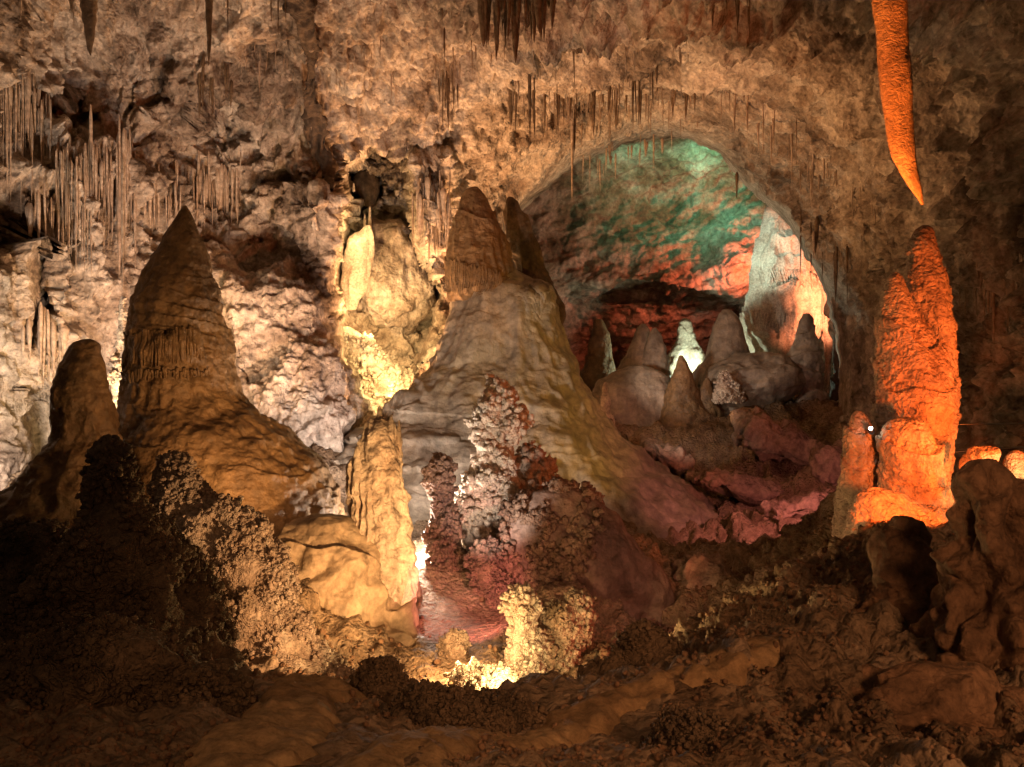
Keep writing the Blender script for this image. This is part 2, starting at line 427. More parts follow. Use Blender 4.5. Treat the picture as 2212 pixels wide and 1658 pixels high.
def wall_depth(U, Vv):
    d = wall_rbf(np.stack([U, Vv], -1) / 100)
    d += 3.2 * blur_step(ALCOVE, U, Vv, 14)
    d += 1.6 * blur_step(HOLE, U, Vv, 8)
    d -= 0.9 * blur_step(PROW, U, Vv, 10)
    d -= 1.0 * blur_step([(640, 440), (690, 408), (735, 430), (740, 520), (715, 620), (660, 560)], U, Vv, 26)   # rounded boss
    d -= 1.3 * blur_step([(455, 560), (540, 600), (640, 560), (722, 640), (728, 735), (790, 850), (760, 960), (600, 1000), (470, 800)], U, Vv, 40)  # big tilted slab
    d += 1.2 * blur_step([(440, 215), (520, 225), (530, 300), (470, 330), (430, 290)], U, Vv, 22)          # dark recesses
    d += 0.9 * blur_step([(60, 205), (180, 215), (210, 255), (120, 270)], U, Vv, 18)
    d += 0.35 * blur_step([(520, 480), (580, 520), (660, 555), (590, 575), (520, 530)], U, Vv, 16)
    d += 0.9 * blur_step([(1115, 190), (1250, 165), (1290, 230), (1180, 270), (1110, 300)], U, Vv, 26)
    d += 0.8 * blur_step([(1250, 220), (1400, 190), (1480, 230), (1330, 250), (1240, 290)], U, Vv, 26)
    d += 1.0 * blur_step([(55, 520), (100, 500), (110, 680), (70, 740)], U, Vv, 14)
    d += 1.4 * blur_step([(60, 850), (150, 830), (150, 980), (70, 1010)], U, Vv, 22)
    return d

def gauss(U, Vv, c, su, sv):
    return np.exp(-((U - c[0]) / su) ** 2 - ((Vv - c[1]) / sv) ** 2)

def build_wall():
    us = np.arange(-640, 2860, STEP); vs = np.arange(-600, 1180, STEP)
    U, Vv = np.meshgrid(us, vs); sh = U.shape
    u, v = U.ravel().copy(), Vv.ravel().copy()
    sd, near = sdist(ARCH, u, v)
    # ragged lip, following its own outline
    snap = np.abs(sd) < STEP * 0.75
    u[snap], v[snap] = near[snap, 0], near[snap, 1]
    d = wall_depth(u, v)
    # the lip thins and rolls back towards the opening
    d += 1.6 * np.exp(np.minimum(sd, 0) / 12.0) * (v < 900)
    G = np.stack([(u - CU) / F * d, d, (CV - v) / F * d], -1)
    N = grid_normals(G.reshape(*sh, 3)).reshape(-1, 3)
    N[N[:, 1] > 0] *= -1
    gu, gv = np.gradient(d.reshape(sh), axis=1).ravel(), np.gradient(d.reshape(sh), axis=0).ravel()
    steep = np.hypot(gu, gv)
    lip = np.clip(-sd / 30, 0.12, 1) * np.clip(1.2 - steep / 0.26, 0.3, 1)
    p = G.astype(np.float32)
    # where water runs: vertical streaks
    wv = np.zeros(len(u))
    for c, su, sv, a in [((30, 330), 90, 190, 1.2), ((200, 450), 140, 150, 1.3), ((470, 450), 60, 100, 1), ((930, 430), 60, 150, 1.0), ((700, 250), 60, 200, .5), ((1200, 240), 140, 60, 1.2), ((1440, 220), 110, 60, .9),
                         ((1850, 600), 120, 200, .8), ((2150, 720), 90, 200, 1.6), ((70, 880), 140, 160, .7), ((800, 130), 160, 120, .5), ((380, 430), 60, 60, 1), ((1560, 60), 90, 90, .8)]:
        wv = np.maximum(wv, a * gauss(u, v, c, su, sv))
    wpop = np.zeros(len(u))
    for c, su, sv, a in [((600, 780), 170, 210, 1.2), ((40, 680), 60, 130, 1.2), ((20, 960), 120, 120, 1.2), ((250, 800), 80, 180, 1.0), ((1900, 150), 350, 300, .35)]:
        wpop = np.maximum(wpop, a * gauss(u, v, c, su, sv))
    soft = 1 - np.clip(wpop * 1.2 + wv * 0.4, 0, 0.8)
    arch = np.clip(1 - np.clip((-sd - 20) / 260, 0, 1), 0, 1) * (u > 1000)
    rough = 1 - 0.55 * arch
    e = disp_value(p, [('r', 0.32, 0.6), ('f', 0.75, 0.42)]) * rough * (0.3 + 0.7 * soft)
    e += disp_value(p, [('r', 1.3, 0.12), ('h', 1.1, 0.08), ('f', 2.2, 0.22)]) * rough * (0.35 + 0.65 * soft)
    e += disp_value(p, [('c', 0.9, 0.22), ('p', 1.3, 0.38)]) * rough * soft
    patch = np.clip(fbm(p, .35, 2, 40.0) * 1.6 + .1, 0, 1)
    e += disp_value(p, [('v', 2.2, 0.32), ('v', 5.0, 0.17)]) * np.maximum(wv, .45 * patch * rough)
    e += disp_value(p, [('w', 6.5, 0.10), ('w', 3.4, 0.06)]) * (0.05 + wpop)
    e += disp_value(p, [('f', 5.2, 0.10)]) * (.4 + .6 * soft) + disp_value(p, [('c', 2.3, .10)]) * soft
    # drag marks along the vault right of the arch
    drag = np.exp(-((u - 1700) / 260) ** 2 - ((v - 330) / 260) ** 2)
    q = p @ np.array([[.8, 0, .55], [0, .25, 0], [-.55, 0, .8]], np.float32) * np.array([.35, .6, 3.0], np.float32)
    e += 0.13 * drag * (0.5 - 2 * np.abs(perlin(q)))
    G = G + N * (e * lip)[:, None]
    keep = sd < STEP * 0.76
    Q = grid_quads(*sh)
    Q = Q[keep[Q].all(1)]
    o = mesh_np('cave_wall', G, Q[:, ::-1], M['wall'])
    tag(o, kind='structure')
    return us, vs, G.reshape(*sh, 3)

W_us, W_vs, WG = build_wall()
def wall_at(u, v):
    """depth of the finished wall where it is seen at (u, v)"""
    i = int(np.clip(round((v - W_vs[0]) / STEP), 0, len(W_vs) - 1)); j = int(np.clip(round((u - W_us[0]) / STEP), 0, len(W_us) - 1))
    return float(WG[i, j, 1])

# far chamber behind the arch
FARW = np.array([(900, 100, 35), (1400, 100, 35), (2000, 100, 34), (900, 300, 38), (1400, 270, 37), (1700, 300, 37), (1200, 420, 42), (1420, 400, 43), (1600, 400, 42), (1300, 540, 42), (1500, 540, 41.5), (1640, 520, 40.5),
 (1300, 640, 41), (1450, 640, 40.5), (1580, 620, 40.0), (1350, 720, 43), (1500, 690, 42.5), (1600, 670, 43), (1300, 800, 46), (1500, 800, 47), (1700, 760, 45), (1400, 1000, 46), (1800, 1000, 42), (1000, 900, 42), (950, 600, 38), (1800, 500, 39), (2000, 600, 36), (2000, 1000, 38)], float)
far_rbf = RBF(FARW[:, :2] / 100, FARW[:, 2], c=0.4, lam=0.02)
def build_far():
    us = np.arange(920, 2000, STEP); vs = np.arange(120, 980, STEP)
    U, Vv = np.meshgrid(us, vs); sh = U.shape; u, v = U.ravel(), Vv.ravel()
    d = far_rbf(np.stack([u, v], -1) / 100)
    d += 2.6 * blur_step([(1225, 640), (1330, 622), (1440, 632), (1490, 650), (1600, 660), (1640, 800), (1640, 1100), (1200, 1100), (1200, 700)], u, v, 22)
    d += 1.2 * blur_step([(1290, 628), (1430, 618), (1445, 640), (1300, 650)], u, v, 12)
    G = np.stack([(u - CU) / F * d, d, (CV - v) / F * d], -1)
    N = grid_normals(G.reshape(*sh, 3)).reshape(-1, 3); N[N[:, 1] > 0] *= -1
    p = G.astype(np.float32)
    q = (p @ np.array([[.93, 0, -.36], [0, 1, 0], [.36, 0, .93]], np.float32)) * np.array([.35, .5, 1.5], np.float32)
    e = disp_value(p, [('f', 0.3, 0.3), ('f', 1.2, 0.09), ('f', 3.5, 0.06), ('p', 1.2, .16), ('c', .7, .10)])
    e += 0.13 * (0.5 - 2 * np.abs(fbm(q, 1.0, 2)))
    G = G + N * e[:, None]
    o = mesh_np('cave_wall', G, grid_quads(*sh)[:, ::-1], M['far'])
    tag(o, kind='structure')
build_far()

# floor
FL = [(0, 1658, 3.8), (500, 1658, 3.8), (1100, 1658, 3.8), (1700, 1658, 3.9), (2200, 1690, 4.0),
 (620, 1565, 4.7), (700, 1490, 6.2), (560, 1500, 5.6), (0, 1450, 6.0), (300, 1480, 5.8), (-500, 1400, 6), (-700, 1150, 9),
 (900, 1540, 5.9), (1050, 1530, 6.0), (1200, 1500, 6.2), (1000, 1600, 4.6), (1050, 1560, 7.2), (900, 1525, 8.0), (1100, 1535, 8.4), (800, 1490, 9.2), (1000, 1505, 9.5), (950, 1210, 15.2), (1060, 1318, 14.0),
 (1100, 1490, 10.6), (1000, 1430, 11.6), (1150, 1450, 11.3), (850, 1395, 12.4), (700, 1410, 11), (650, 1450, 9), (1250, 1440, 11.6),
 (980, 1280, 14.3), (1060, 1365, 12.9), (920, 1200, 15.8), (880, 1160, 17.2), (1000, 1200, 15.6),
 (1100, 1150, 18.5), (1300, 1150, 18), (1250, 1180, 15.5), (1400, 1290, 14), (1350, 1420, 12), (1470, 1380, 13.2), (1200, 1300, 13.2),
 (1500, 1100, 22), (1580, 1230, 15.5), (1640, 1200, 16.5), (1720, 1150, 16.5), (1700, 1090, 20), (1600, 950, 26), (1400, 960, 27), (1750, 980, 25), (1500, 880, 31), (1650, 860, 31), (1900, 1010, 21), (1850, 1080, 15),
 (1400, 1490, 8.2), (1280, 1520, 7.6), (1500, 1415, 8.4), (1640, 1320, 8.8), (1740, 1255, 9.2), (1810, 1190, 9.6), (1880, 1160, 10.5), (2050, 1140, 11.2), (2212, 1110, 11.5), (1560, 1340, 12), (1700, 1240, 13),
 (1080, 1610, 4.9), (1300, 1530, 5.6), (1480, 1470, 5.9), (1620, 1415, 6.2), (1560, 1600, 4.9), (1350, 1640, 4.4), (1750, 1380, 6.6), (1830, 1330, 7.6), (1780, 1540, 5.0), (2000, 1500, 6.0), (2200, 1560, 5.2), (2212, 1330, 7.5), (2700, 1150, 8), (2500, 1500, 5),
 (0, 1080, 16), (250, 1020, 17), (500, 960, 20.5), (700, 970, 20.5), (-600, 1050, 11), (500, 1180, 14), (650, 1250, 12), (250, 1200, 13), (850, 880, 26), (1000, 900, 28), (1250, 900, 28),
 (1400, 850, 39), (1700, 850, 38), (1000, 840, 40), (2000, 840, 36), (1500, 800, 48), (900, 800, 48), (2100, 800, 48),
 ]
FL = np.array(FL, float)
FX = np.stack([(FL[:, 0] - CU) / F * FL[:, 2], FL[:, 2]], -1); FZ = (CV - FL[:, 1]) / F * FL[:, 2]
extra = np.array([(0, 0, -1.7), (-4, 0, -1.7), (4, 0, -1.6), (0, -4, -1.8), (-6, -5, -1.8), (6, -5, -1.6), (0, 2.2, -1.68), (-3, 3, -1.8), (3, 3, -1.45)])
FX = np.concatenate([FX, extra[:, :2]]); FZ = np.concatenate([FZ, extra[:, 2]])
floor_rbf = RBF(FX, FZ, c=0.35, lam=0.004)
def floor_z(x, y):
    return float(floor_rbf(np.array([[x, y]]))[0])
def build_floor():
    us = np.arange(-900, 3100, 5.0); ds = np.exp(np.linspace(math.log(1.2), math.log(49), 620))
    U, D = np.meshgrid(us, ds); sh = U.shape
    x = ((U - CU) / F * D).ravel(); y = D.ravel()
    z = floor_rbf(np.stack([x, y], -1))
    G = np.stack([x, y, z], -1); N = grid_normals(G.reshape(*sh, 3)).reshape(-1, 3); N[N[:, 2] < 0] *= -1
    p = G.astype(np.float32)
    s = np.clip(y / 14, 0.35, 1.6)
    path = np.maximum(gauss(U.ravel(), y, (640, 5.0), 110, 1.8), np.maximum(gauss(U.ravel(), y, (1000, 13.5), 160, 2.4), 0.8 * gauss(U.ravel(), y, (1350, 5.2), 260, .7)))
    k = 1 - 0.8 * path
    rgh = np.maximum(gauss(U.ravel(), y, (2000, 6), 420, 5), gauss(U.ravel(), y, (1600, 20), 320, 8))
    e = s * disp_value(p, [('f', 0.6, 0.26), ('r', 1.3, 0.09)]) * k * (1 + 0.5 * rgh)
    q = p @ np.array([[.9, .1, .4], [-.1, .95, .2], [-.4, -.2, .9]], np.float32) * np.array([4.5, .9, .9], np.float32)
    e += (0.16 * fbm(q, 1.0, 3) + disp_value(p, [('c', 1.6, .08), ('f', 6, .03)])) * k * rgh
    e += disp_value(p, [('f', 3.0, 0.10), ('w', 4.5, 0.10), ('w', 9, 0.05), ('f', 9, 0.04)]) * k * np.clip(y / 7, .4, 1.2)
    G = G + N * e[:, None]
    o = mesh_np('cave_floor', G, grid_quads(*sh), M['floor'])
    tag(o, kind='structure')
    return G.reshape(*sh, 3)
FG = build_floor()

def build_path(pts, half, seed):
    """a trodden sandy strip laid over the ground"""
    pts = np.array([P(*q) for q in pts]); n = 160; m = 28
    t = np.linspace(0, 1, n); tk = np.linspace(0, 1, len(pts))
    c = np.stack([smooth1(np.interp(t, tk, pts[:, k]), 18) for k in (0, 1)], -1)
    tg = np.gradient(c, axis=0); tg /= np.linalg.norm(tg, axis=1)[:, None]; nn = np.stack([-tg[:, 1], tg[:, 0]], -1)
    w = half * (1.1 + .6 * fbm(np.stack([t * 11, t * 0 + seed, t * 0], -1), 1.0, 3))
    a = np.linspace(-1, 1, m)
    X = c[:, None] + nn[:, None] * (a[None] * w[:, None])[..., None]
    z = floor_rbf(X.reshape(-1, 2)).reshape(n, m)
    G = np.concatenate([X, z[..., None]], -1)
    e = disp_value(G.reshape(-1, 3), [('f', 1.2, .06), ('r', 3, .025), ('f', 6, .03), ('f', 16, .012)]).reshape(n, m)
    G[..., 2] += 0.07 - 0.36 * np.abs(a)[None] ** 4 + e
    o = mesh_np('path', G.reshape(-1, 3), grid_quads(n, m), M['sand'])
    tag(o, kind='structure')
build_path([(700, 1820, 3.2), (980, 1650, 4.4), (1150, 1585, 5.1), (1320, 1530, 5.6), (1480, 1475, 5.9), (1680, 1395, 6.4)], .30, 1.3)
build_path([(420, 1760, 3.4), (560, 1640, 4.0), (630, 1570, 4.7), (680, 1505, 6.0), (720, 1470, 7.2)], .36, 5.3)
# ---------------------------------------------------------------- the tall brown stalagmite on the left
def drapes(name, b, v0, v1, th0, th1, n, mat, parent, rad=0.035, jitter=0.3, out=0.03, seed=1):
    """a fringe of small drip fingers hugging a body between picture heights v0 and v1 (functions of the angle)"""
    r = np.random.default_rng(seed); parts = []
    for k in range(n):
        th = th0 + (th1 - th0) * (k + r.random() * 0.8) / n
        f = (th - th0) / (th1 - th0)
        a = v0(f) + r.normal() * 3; e = v1(f) * 1.0; e = a + (e - a) * (0.6 + 0.5 * r.random())
        i = int(round((th % (2 * np.pi)) / (2 * np.pi) * b.nu)) % b.nu
        rows = [int(np.argmin(np.abs(b.vv - q))) for q in np.linspace(a, e, 6)]
        g = b.G[rows[0], i]; nn = b.N[rows[0], i]
        pts = [b.G[q, i] + b.N[q, i] * out for q in rows]
        # hang straight: never follow the body inwards
        pts = np.array(pts); pts[:, 1] = np.minimum(pts[:, 1], pts[0, 1] + 0.05)
        w = rad * (0.7 + 0.6 * r.random())
        parts.append(tube(pts, w * np.array([0.9, 1.1, 1.0, 0.9, 0.7, 0.25]), 7))
    V, Q = join(parts)
    return mesh_np(name, V, Q, mat, parent, parent.location)

b = body_surface(15.0, [(444, 399, 401), (452, 392, 407), (466, 384, 414), (480, 376, 419), (500, 364, 427), (530, 347, 439), (556, 333, 449), (600, 314, 463), (650, 296, 480), (690, 286, 491), (720, 280, 497), (760, 277, 501), (790, 275, 501),
    (806, 274, 504), (822, 272, 508), (840, 268, 512), (856, 268, 520), (890, 262, 556), (940, 246, 630), (1000, 236, 692), (1050, 226, 728), (1100, 212, 748), (1150, 190, 758), (1260, 150, 800)],
    dr=0.95, nu=260, nv=420, layers=[('f', 0.7, .10), ('h', 1.3, .08), ('f', 2.4, .05), ('v', 4, .03), ('w', 7, .03), ('h', 4.5, .04), ('f', 7, .02)])
t = empty('tall_stalagmite', b.base)
tag(t, 'tall brown flowstone stalagmite with a pointed tip and drip fringes round its waist', 'stalagmite')
body_mesh('body', b, M['brown'], t, t.location)
fr = 1.5 * math.pi
tag(drapes('drip_fringe', b, lambda f: 728 - 14 * f, lambda f: 806 - 26 * f, fr - 1.25, fr + 0.75, 64, M['brown'], t, 0.028, out=.012, seed=3), 'long drip fringe at the widest part')
tag(drapes('drip_fringe', b, lambda f: 806 - 8 * f, lambda f: 832 - 14 * f, fr - 1.2, fr + 0.9, 50, M['brown'], t, 0.024, seed=5), 'low drip fringe above the skirt')

# broken column stump in front of it
b = body_surface(13.0, [(732, 184, 196), (737, 160, 212), (752, 150, 221), (775, 142, 226), (810, 130, 230), (850, 121, 237), (900, 109, 246), (950, 97, 257), (1000, 74, 268), (1040, 40, 276), (1080, -10, 284), (1120, -80, 300), (1200, -180, 340)],
    dr=0.9, nu=200, nv=260, layers=[('f', 0.9, .16), ('v', 3, .07), ('f', 3, .06), ('w', 8, .03)])
t = empty('stump_stalagmite', b.base)
tag(t, 'blunt grey brown stalagmite with a ragged top and flared foot at the left edge', 'stalagmite')
body_mesh('body', b, M['brown'], t, t.location)

# thin pale column between the stump and the tall stalagmite
b = body_surface(17.2, [(640, 262, 268), (660, 258, 271), (700, 255, 272), (760, 250, 272), (800, 246, 272), (850, 243, 270), (905, 238, 268)], dr=1, nu=40, nv=160, layers=[('n', 5, .05), ('w', 9, .05)])
t = empty('slender_stalagmite', b.base)
tag(t, 'thin pale knobbly stalagmite lit yellow beside the tall brown one', 'stalagmite')
body_mesh('body', b, M['popwhite'], t, t.location)
crust('nodule_crust', b.G, b.N, 304, 0.014, 0.043, M['popwhite'], t, t.location)

# ---------------------------------------------------------------- the giant central stalagmite
Dc = 22.0
b = body_surface(Dc, [(410, 1018, 1028), (420, 1006, 1038), (440, 998, 1050), (470, 990, 1062), (510, 982, 1076), (550, 976, 1094), (585, 971, 1112), (610, 970, 1136), (635, 969, 1172), (660, 968, 1200), (690, 961, 1216), (730, 951, 1234), (770, 935, 1249), (800, 914, 1258),
    (830, 884, 1272), (860, 846, 1286), (890, 822, 1300), (920, 800, 1322), (950, 750, 1352), (980, 715, 1386), (1010, 690, 1424), (1060, 680, 1490), (1100, 670, 1548), (1150, 660, 1590), (1230, 640, 1640), (1320, 600, 1700)],
    dr=0.85, nu=420, nv=620, sm=6, layers=[('f', 0.3, .30), ('r', 0.6, .09), ('v', 1.1, .15), ('h', .8, .05), ('v', 3, .04), ('f', 1.6, .06), ('f', 5, .03)])
t = empty('giant_stalagmite', b.base)
tag(t, 'giant grey and olive stalagmite with a rounded main peak and a broad flowing base', 'stalagmite')
# shelves on the lower left face
G = b.G; nv_, nu_ = b.nv, b.nu
ang = np.linspace(0, 2 * np.pi, nu_, endpoint=False)
wl = np.clip(1 - np.abs(ang - 1.28 * math.pi) / 0.75, 0, 1)[None, :] * np.clip((b.vv - 880) / 40, 0, 1)[:, None]
pz = (G[..., 2] * 1.75 + 0.3 * perlin(G.reshape(-1, 3) * 0.5).reshape(nv_, nu_) - 0.1 * G[..., 0])
st = pz - np.floor(pz)
b.G = G + b.N * (wl * 0.26 * (1 - st) ** 1.4)[..., None]
# soft swelling under the second peak
pu = G[..., 0] / G[..., 1] * F + CU; pv = CV - G[..., 2] / G[..., 1] * F
b.G = b.G + b.N * (0.38 * np.exp(-((pu - 1160) / 38) ** 2 - ((pv - 645) / 34) ** 2) * (G[..., 1] < Dc))[..., None]
body_mesh('body', b, M['grey'], t, t.location)
bG = b
c = body_surface(Dc - 0.15, [(404, 1018, 1030), (412, 1004, 1044), (430, 996, 1054), (460, 986, 1069), (500, 977, 1084), (540, 971, 1098), (575, 966, 1110), (610, 963, 1116), (640, 966, 1100), (655, 968, 1060)],
    dr=1.0, nu=200, nv=220, layers=[('f', .9, .07), ('v', 3.2, .07), ('h', 1.2, .08), ('f', 4, .03)])
tag(body_mesh('drip_cap', c, M['brown'], t, t.location), 'brown ribbed cone capping the main peak')
drapes('drip_fringe', c, lambda f: 560 + 40 * f, lambda f: 630 + 20 * f, fr - 1.4, fr + 0.6, 80, M['brown'], t, 0.022, seed=8)
c = body_surface(Dc + .9, [(426, 1098, 1108), (434, 1090, 1117), (455, 1083, 1131), (490, 1088, 1149), (530, 1100, 1164), (570, 1112, 1178), (610, 1122, 1196), (660, 1130, 1212), (720, 1120, 1222)],
    dr=0.9, nu=140, nv=200, layers=[('f', .9, .14), ('v', 2.6, .08), ('f', 4, .04)])
tag(body_mesh('second_peak', c, M['darkdrip'], t, t.location), 'dark second peak leaning against the main one')

# ---------------------------------------------------------------- warm lit column in the middle
D0 = 13.2
b = body_surface(D0, [(902, 800, 842), (915, 790, 858), (940, 782, 868), (980, 770, 872), (1020, 756, 876), (1060, 752, 878), (1100, 754, 881), (1150, 760, 884), (1200, 770, 890), (1250, 794, 892), (1290, 816, 893), (1330, 838, 892), (1372, 846, 894)],
    dr=0.85, nu=220, nv=420, layers=[('f', 1.1, .10), ('v', 5.5, .075), ('w', 6.5, .06), ('f', 4, .045)])
t = empty('column_stalagmite', b.base)
tag(t, 'upright golden lit stalagmite with broken prongs on top standing on the smooth mound', 'stalagmite')
body_mesh('body', b, M['cream'], t, t.location)
for (u0, u1, v0, v1, dd) in [(812, 828, 878, 925, 0), (838, 851, 896, 945, -.1), (858, 866, 908, 950, 0), (764, 780, 964, 1030, -.25)]:
    q = body_surface(D0 + dd, [(v0, (u0 + u1) / 2 - 2, (u0 + u1) / 2 + 2), (v0 + 8, u0 + 2, u1 - 2), (v0 + 25, u0, u1), (v1, u0 - 3, u1 + 3), (v1 + 40, u0 - 4, u1 + 4)], nu=36, nv=50, layers=[('f', 3, .03), ('w', 9, .025)])
    body_mesh('prong', q, M['cream'], t, t.location)

# smooth mound below it
b = body_surface(12.9, [(1112, 690, 716), (1122, 650, 748), (1140, 610, 768), (1170, 580, 790), (1210, 556, 812), (1250, 540, 838), (1300, 530, 866), (1340, 522, 890), (1385, 505, 915), (1420, 470, 940)],
    dr=0.8, nu=240, nv=240, layers=[('f', .55, .3), ('r', 1.0, .22), ('f', 2.4, .06), ('h', 1.1, .14), ('c', 1.0, .06), ('f', 7, .02)])
t, _ = body_mesh('flowstone_mound', b, M['mound']), 0
tag(t, 'smooth rounded tan flowstone mound at the foot of the golden column', 'flowstone mound')
b = body_surface(14.1, [(1235, 884, 894), (1255, 874, 906), (1285, 866, 914), (1320, 850, 912), (1370, 830, 915)], nu=80, nv=80, layers=[('f', 1.2, .1), ('f', 5, .02)])
tag(body_mesh('low_mound', b, M['boulder']), 'small smooth pinkish mound tucked behind the foot of the golden column', 'flowstone mound')

# ---------------------------------------------------------------- knobbly coral stalagmites
def coral(name, label, D, rows, count, r0, r1, mat, dr=0.9, layers=None, group=None, front=True, nu=90, nv=160):
    b = body_surface(D, rows, dr=dr, nu=nu, nv=nv, layers=layers or [('f', 1.3, .16), ('w', 3.2, .12), ('f', 4, .06)], sm=2)
    t = empty(name, b.base); tag(t, label, 'cave coral', group)
    body_mesh('body', b, mat, t, t.location)
    crust('nodule_crust', b.G, b.N, count, r0, r1, mat, t, t.location, front)
    return t

coral('coral_stalagmite', 'tall pale knobbly coral stalagmite in front of the giant stalagmite', 15.6,
      [(830, 1062, 1080), (845, 1046, 1092), (870, 1042, 1108), (895, 1042, 1124), (920, 1036, 1122), (945, 1036, 1106), (975, 1030, 1098), (1010, 1024, 1104), (1050, 1008, 1112), (1090, 994, 1124), (1130, 992, 1122), (1165, 1000, 1112), (1200, 1008, 1104), (1250, 1010, 1110)], 7410, 0.015, 0.058, M['popwhite'])
coral('coral_stalagmite', 'lower grey knobbly coral hump right of the tall pale coral stalagmite', 15.9,
      [(968, 1150, 1172), (985, 1128, 1180), (1010, 1116, 1196), (1040, 1108, 1206), (1080, 1104, 1216), (1130, 1096, 1230), (1200, 1080, 1250), (1260, 1070, 1270)], 3230, 0.017, 0.053, M['coral'])
coral('coral_stalagmite', 'dark red knobbly coral pillar beside the white lamp glow', 15.0,
      [(988, 940, 962), (1000, 928, 976), (1025, 926, 980), (1050, 930, 972), (1080, 934, 968), (1120, 926, 978), (1150, 924, 984), (1185, 932, 992), (1225, 948, 1000)], 3458, 0.013, 0.045, M['redcoral'])
coral('coral_stalagmite', 'short dark red coral stub above the pink floor', 14.1,
      [(1174, 1036, 1056), (1190, 1020, 1076), (1225, 1018, 1090), (1265, 1032, 1098), (1300, 1046, 1106), (1330, 1056, 1112)], 2964, 0.013, 0.040, M['redcoral'])
b = body_surface(14.4, [(1046, 1190, 1226), (1062, 1150, 1268), (1100, 1118, 1322), (1150, 1098, 1376), (1200, 1090, 1418), (1250, 1092, 1446), (1310, 1104, 1468), (1370, 1130, 1486), (1410, 1150, 1496), (1470, 1170, 1510)], dr=.5, nu=240, nv=240,
    layers=[('f', .7, .2), ('v', 1.6, .10), ('f', 2.2, .06), ('w', 6, .02), ('f', 6, .02)])
t = empty('flowstone_slope', b.base); tag(t, 'smooth mauve brown flowstone slope sweeping down right below the giant stalagmite', 'flowstone')
body_mesh('body', b, M['mauve'], t, t.location)
uu = b.G[..., 0] / b.G[..., 1] * F + CU
m = (uu < 1300 - 0.25 * (b.vv[:, None] - 1100)) | ((uu < 1420) & (b.vv[:, None] > 1330))
crust('nodule_crust', b.G[m], b.N[m], 5700, 0.012, 0.054, M['redcoral'], t, t.location)
coral('coral_stalagmite', 'small bright yellow lit coral stalagmite in the middle of the pit', 11.4,
      [(1273, 1120, 1142), (1284, 1104, 1156), (1305, 1094, 1162), (1340, 1092, 1163), (1380, 1090, 1164), (1420, 1084, 1166), (1460, 1080, 1168), (1500, 1076, 1172)], 3458, 0.009, 0.031, M['popwhite'])
coral('coral_stalagmite', 'olive brown coral bush right of the bright yellow coral stalagmite', 11.7,
      [(1288, 1236, 1256), (1300, 1210, 1274), (1330, 1176, 1284), (1370, 1166, 1282), (1410, 1160, 1262), (1445, 1164, 1236), (1490, 1160, 1240)], 3952, 0.011, 0.036, M['coral'])
coral('coral_stalagmite', 'little tan coral knob on the floor left of the bright yellow coral stalagmite', 11.9,
      [(1358, 978, 998), (1372, 966, 1008), (1400, 958, 1018), (1430, 952, 1026), (1470, 945, 1030)], 1284, 0.009, 0.024, M['coral'])
coral('coral_patch', 'bright coral patch on the pit floor at the front edge', 10.2,
      [(1452, 1020, 1080), (1466, 990, 1116), (1490, 980, 1140), (1520, 975, 1150), (1560, 970, 1160)], 2074, 0.009, 0.027, M['popwhite'])
# foreground corals, mostly in shadow
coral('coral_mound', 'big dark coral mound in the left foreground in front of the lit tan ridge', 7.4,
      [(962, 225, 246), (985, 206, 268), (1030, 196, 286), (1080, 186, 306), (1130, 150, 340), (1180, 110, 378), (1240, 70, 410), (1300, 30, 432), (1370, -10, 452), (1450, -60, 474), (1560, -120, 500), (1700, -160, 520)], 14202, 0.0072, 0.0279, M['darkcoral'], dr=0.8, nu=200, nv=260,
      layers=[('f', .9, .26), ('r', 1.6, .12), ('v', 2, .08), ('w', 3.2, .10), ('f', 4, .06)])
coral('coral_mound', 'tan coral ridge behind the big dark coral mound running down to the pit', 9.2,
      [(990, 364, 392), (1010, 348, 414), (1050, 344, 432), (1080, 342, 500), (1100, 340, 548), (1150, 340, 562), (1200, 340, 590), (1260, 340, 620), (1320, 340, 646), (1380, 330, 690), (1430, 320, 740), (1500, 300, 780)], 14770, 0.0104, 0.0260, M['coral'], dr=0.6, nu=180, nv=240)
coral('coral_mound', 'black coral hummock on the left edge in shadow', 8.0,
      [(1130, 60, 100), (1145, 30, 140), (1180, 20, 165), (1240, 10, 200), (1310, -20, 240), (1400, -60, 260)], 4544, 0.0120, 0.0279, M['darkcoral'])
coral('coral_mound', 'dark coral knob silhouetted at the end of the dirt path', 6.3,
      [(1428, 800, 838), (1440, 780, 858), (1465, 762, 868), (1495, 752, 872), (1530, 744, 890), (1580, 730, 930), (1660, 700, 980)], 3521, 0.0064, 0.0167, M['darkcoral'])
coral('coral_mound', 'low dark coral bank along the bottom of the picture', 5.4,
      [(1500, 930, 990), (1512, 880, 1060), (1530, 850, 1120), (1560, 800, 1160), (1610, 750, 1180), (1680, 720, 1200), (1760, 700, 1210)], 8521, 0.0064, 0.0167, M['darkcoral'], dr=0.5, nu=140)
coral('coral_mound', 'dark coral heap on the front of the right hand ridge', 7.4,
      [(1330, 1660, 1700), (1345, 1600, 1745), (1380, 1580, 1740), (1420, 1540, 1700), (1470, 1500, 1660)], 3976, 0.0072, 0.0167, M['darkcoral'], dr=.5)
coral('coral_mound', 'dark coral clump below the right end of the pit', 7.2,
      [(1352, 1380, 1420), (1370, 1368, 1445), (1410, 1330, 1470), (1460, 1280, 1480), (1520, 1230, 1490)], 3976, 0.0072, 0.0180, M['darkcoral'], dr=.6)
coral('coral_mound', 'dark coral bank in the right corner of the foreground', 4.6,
      [(1560, 1500, 1540), (1580, 1440, 1620), (1620, 1400, 1680), (1680, 1380, 1700), (1760, 1360, 1720)], 3976, 0.0048, 0.0136, M['darkcoral'], dr=.6)

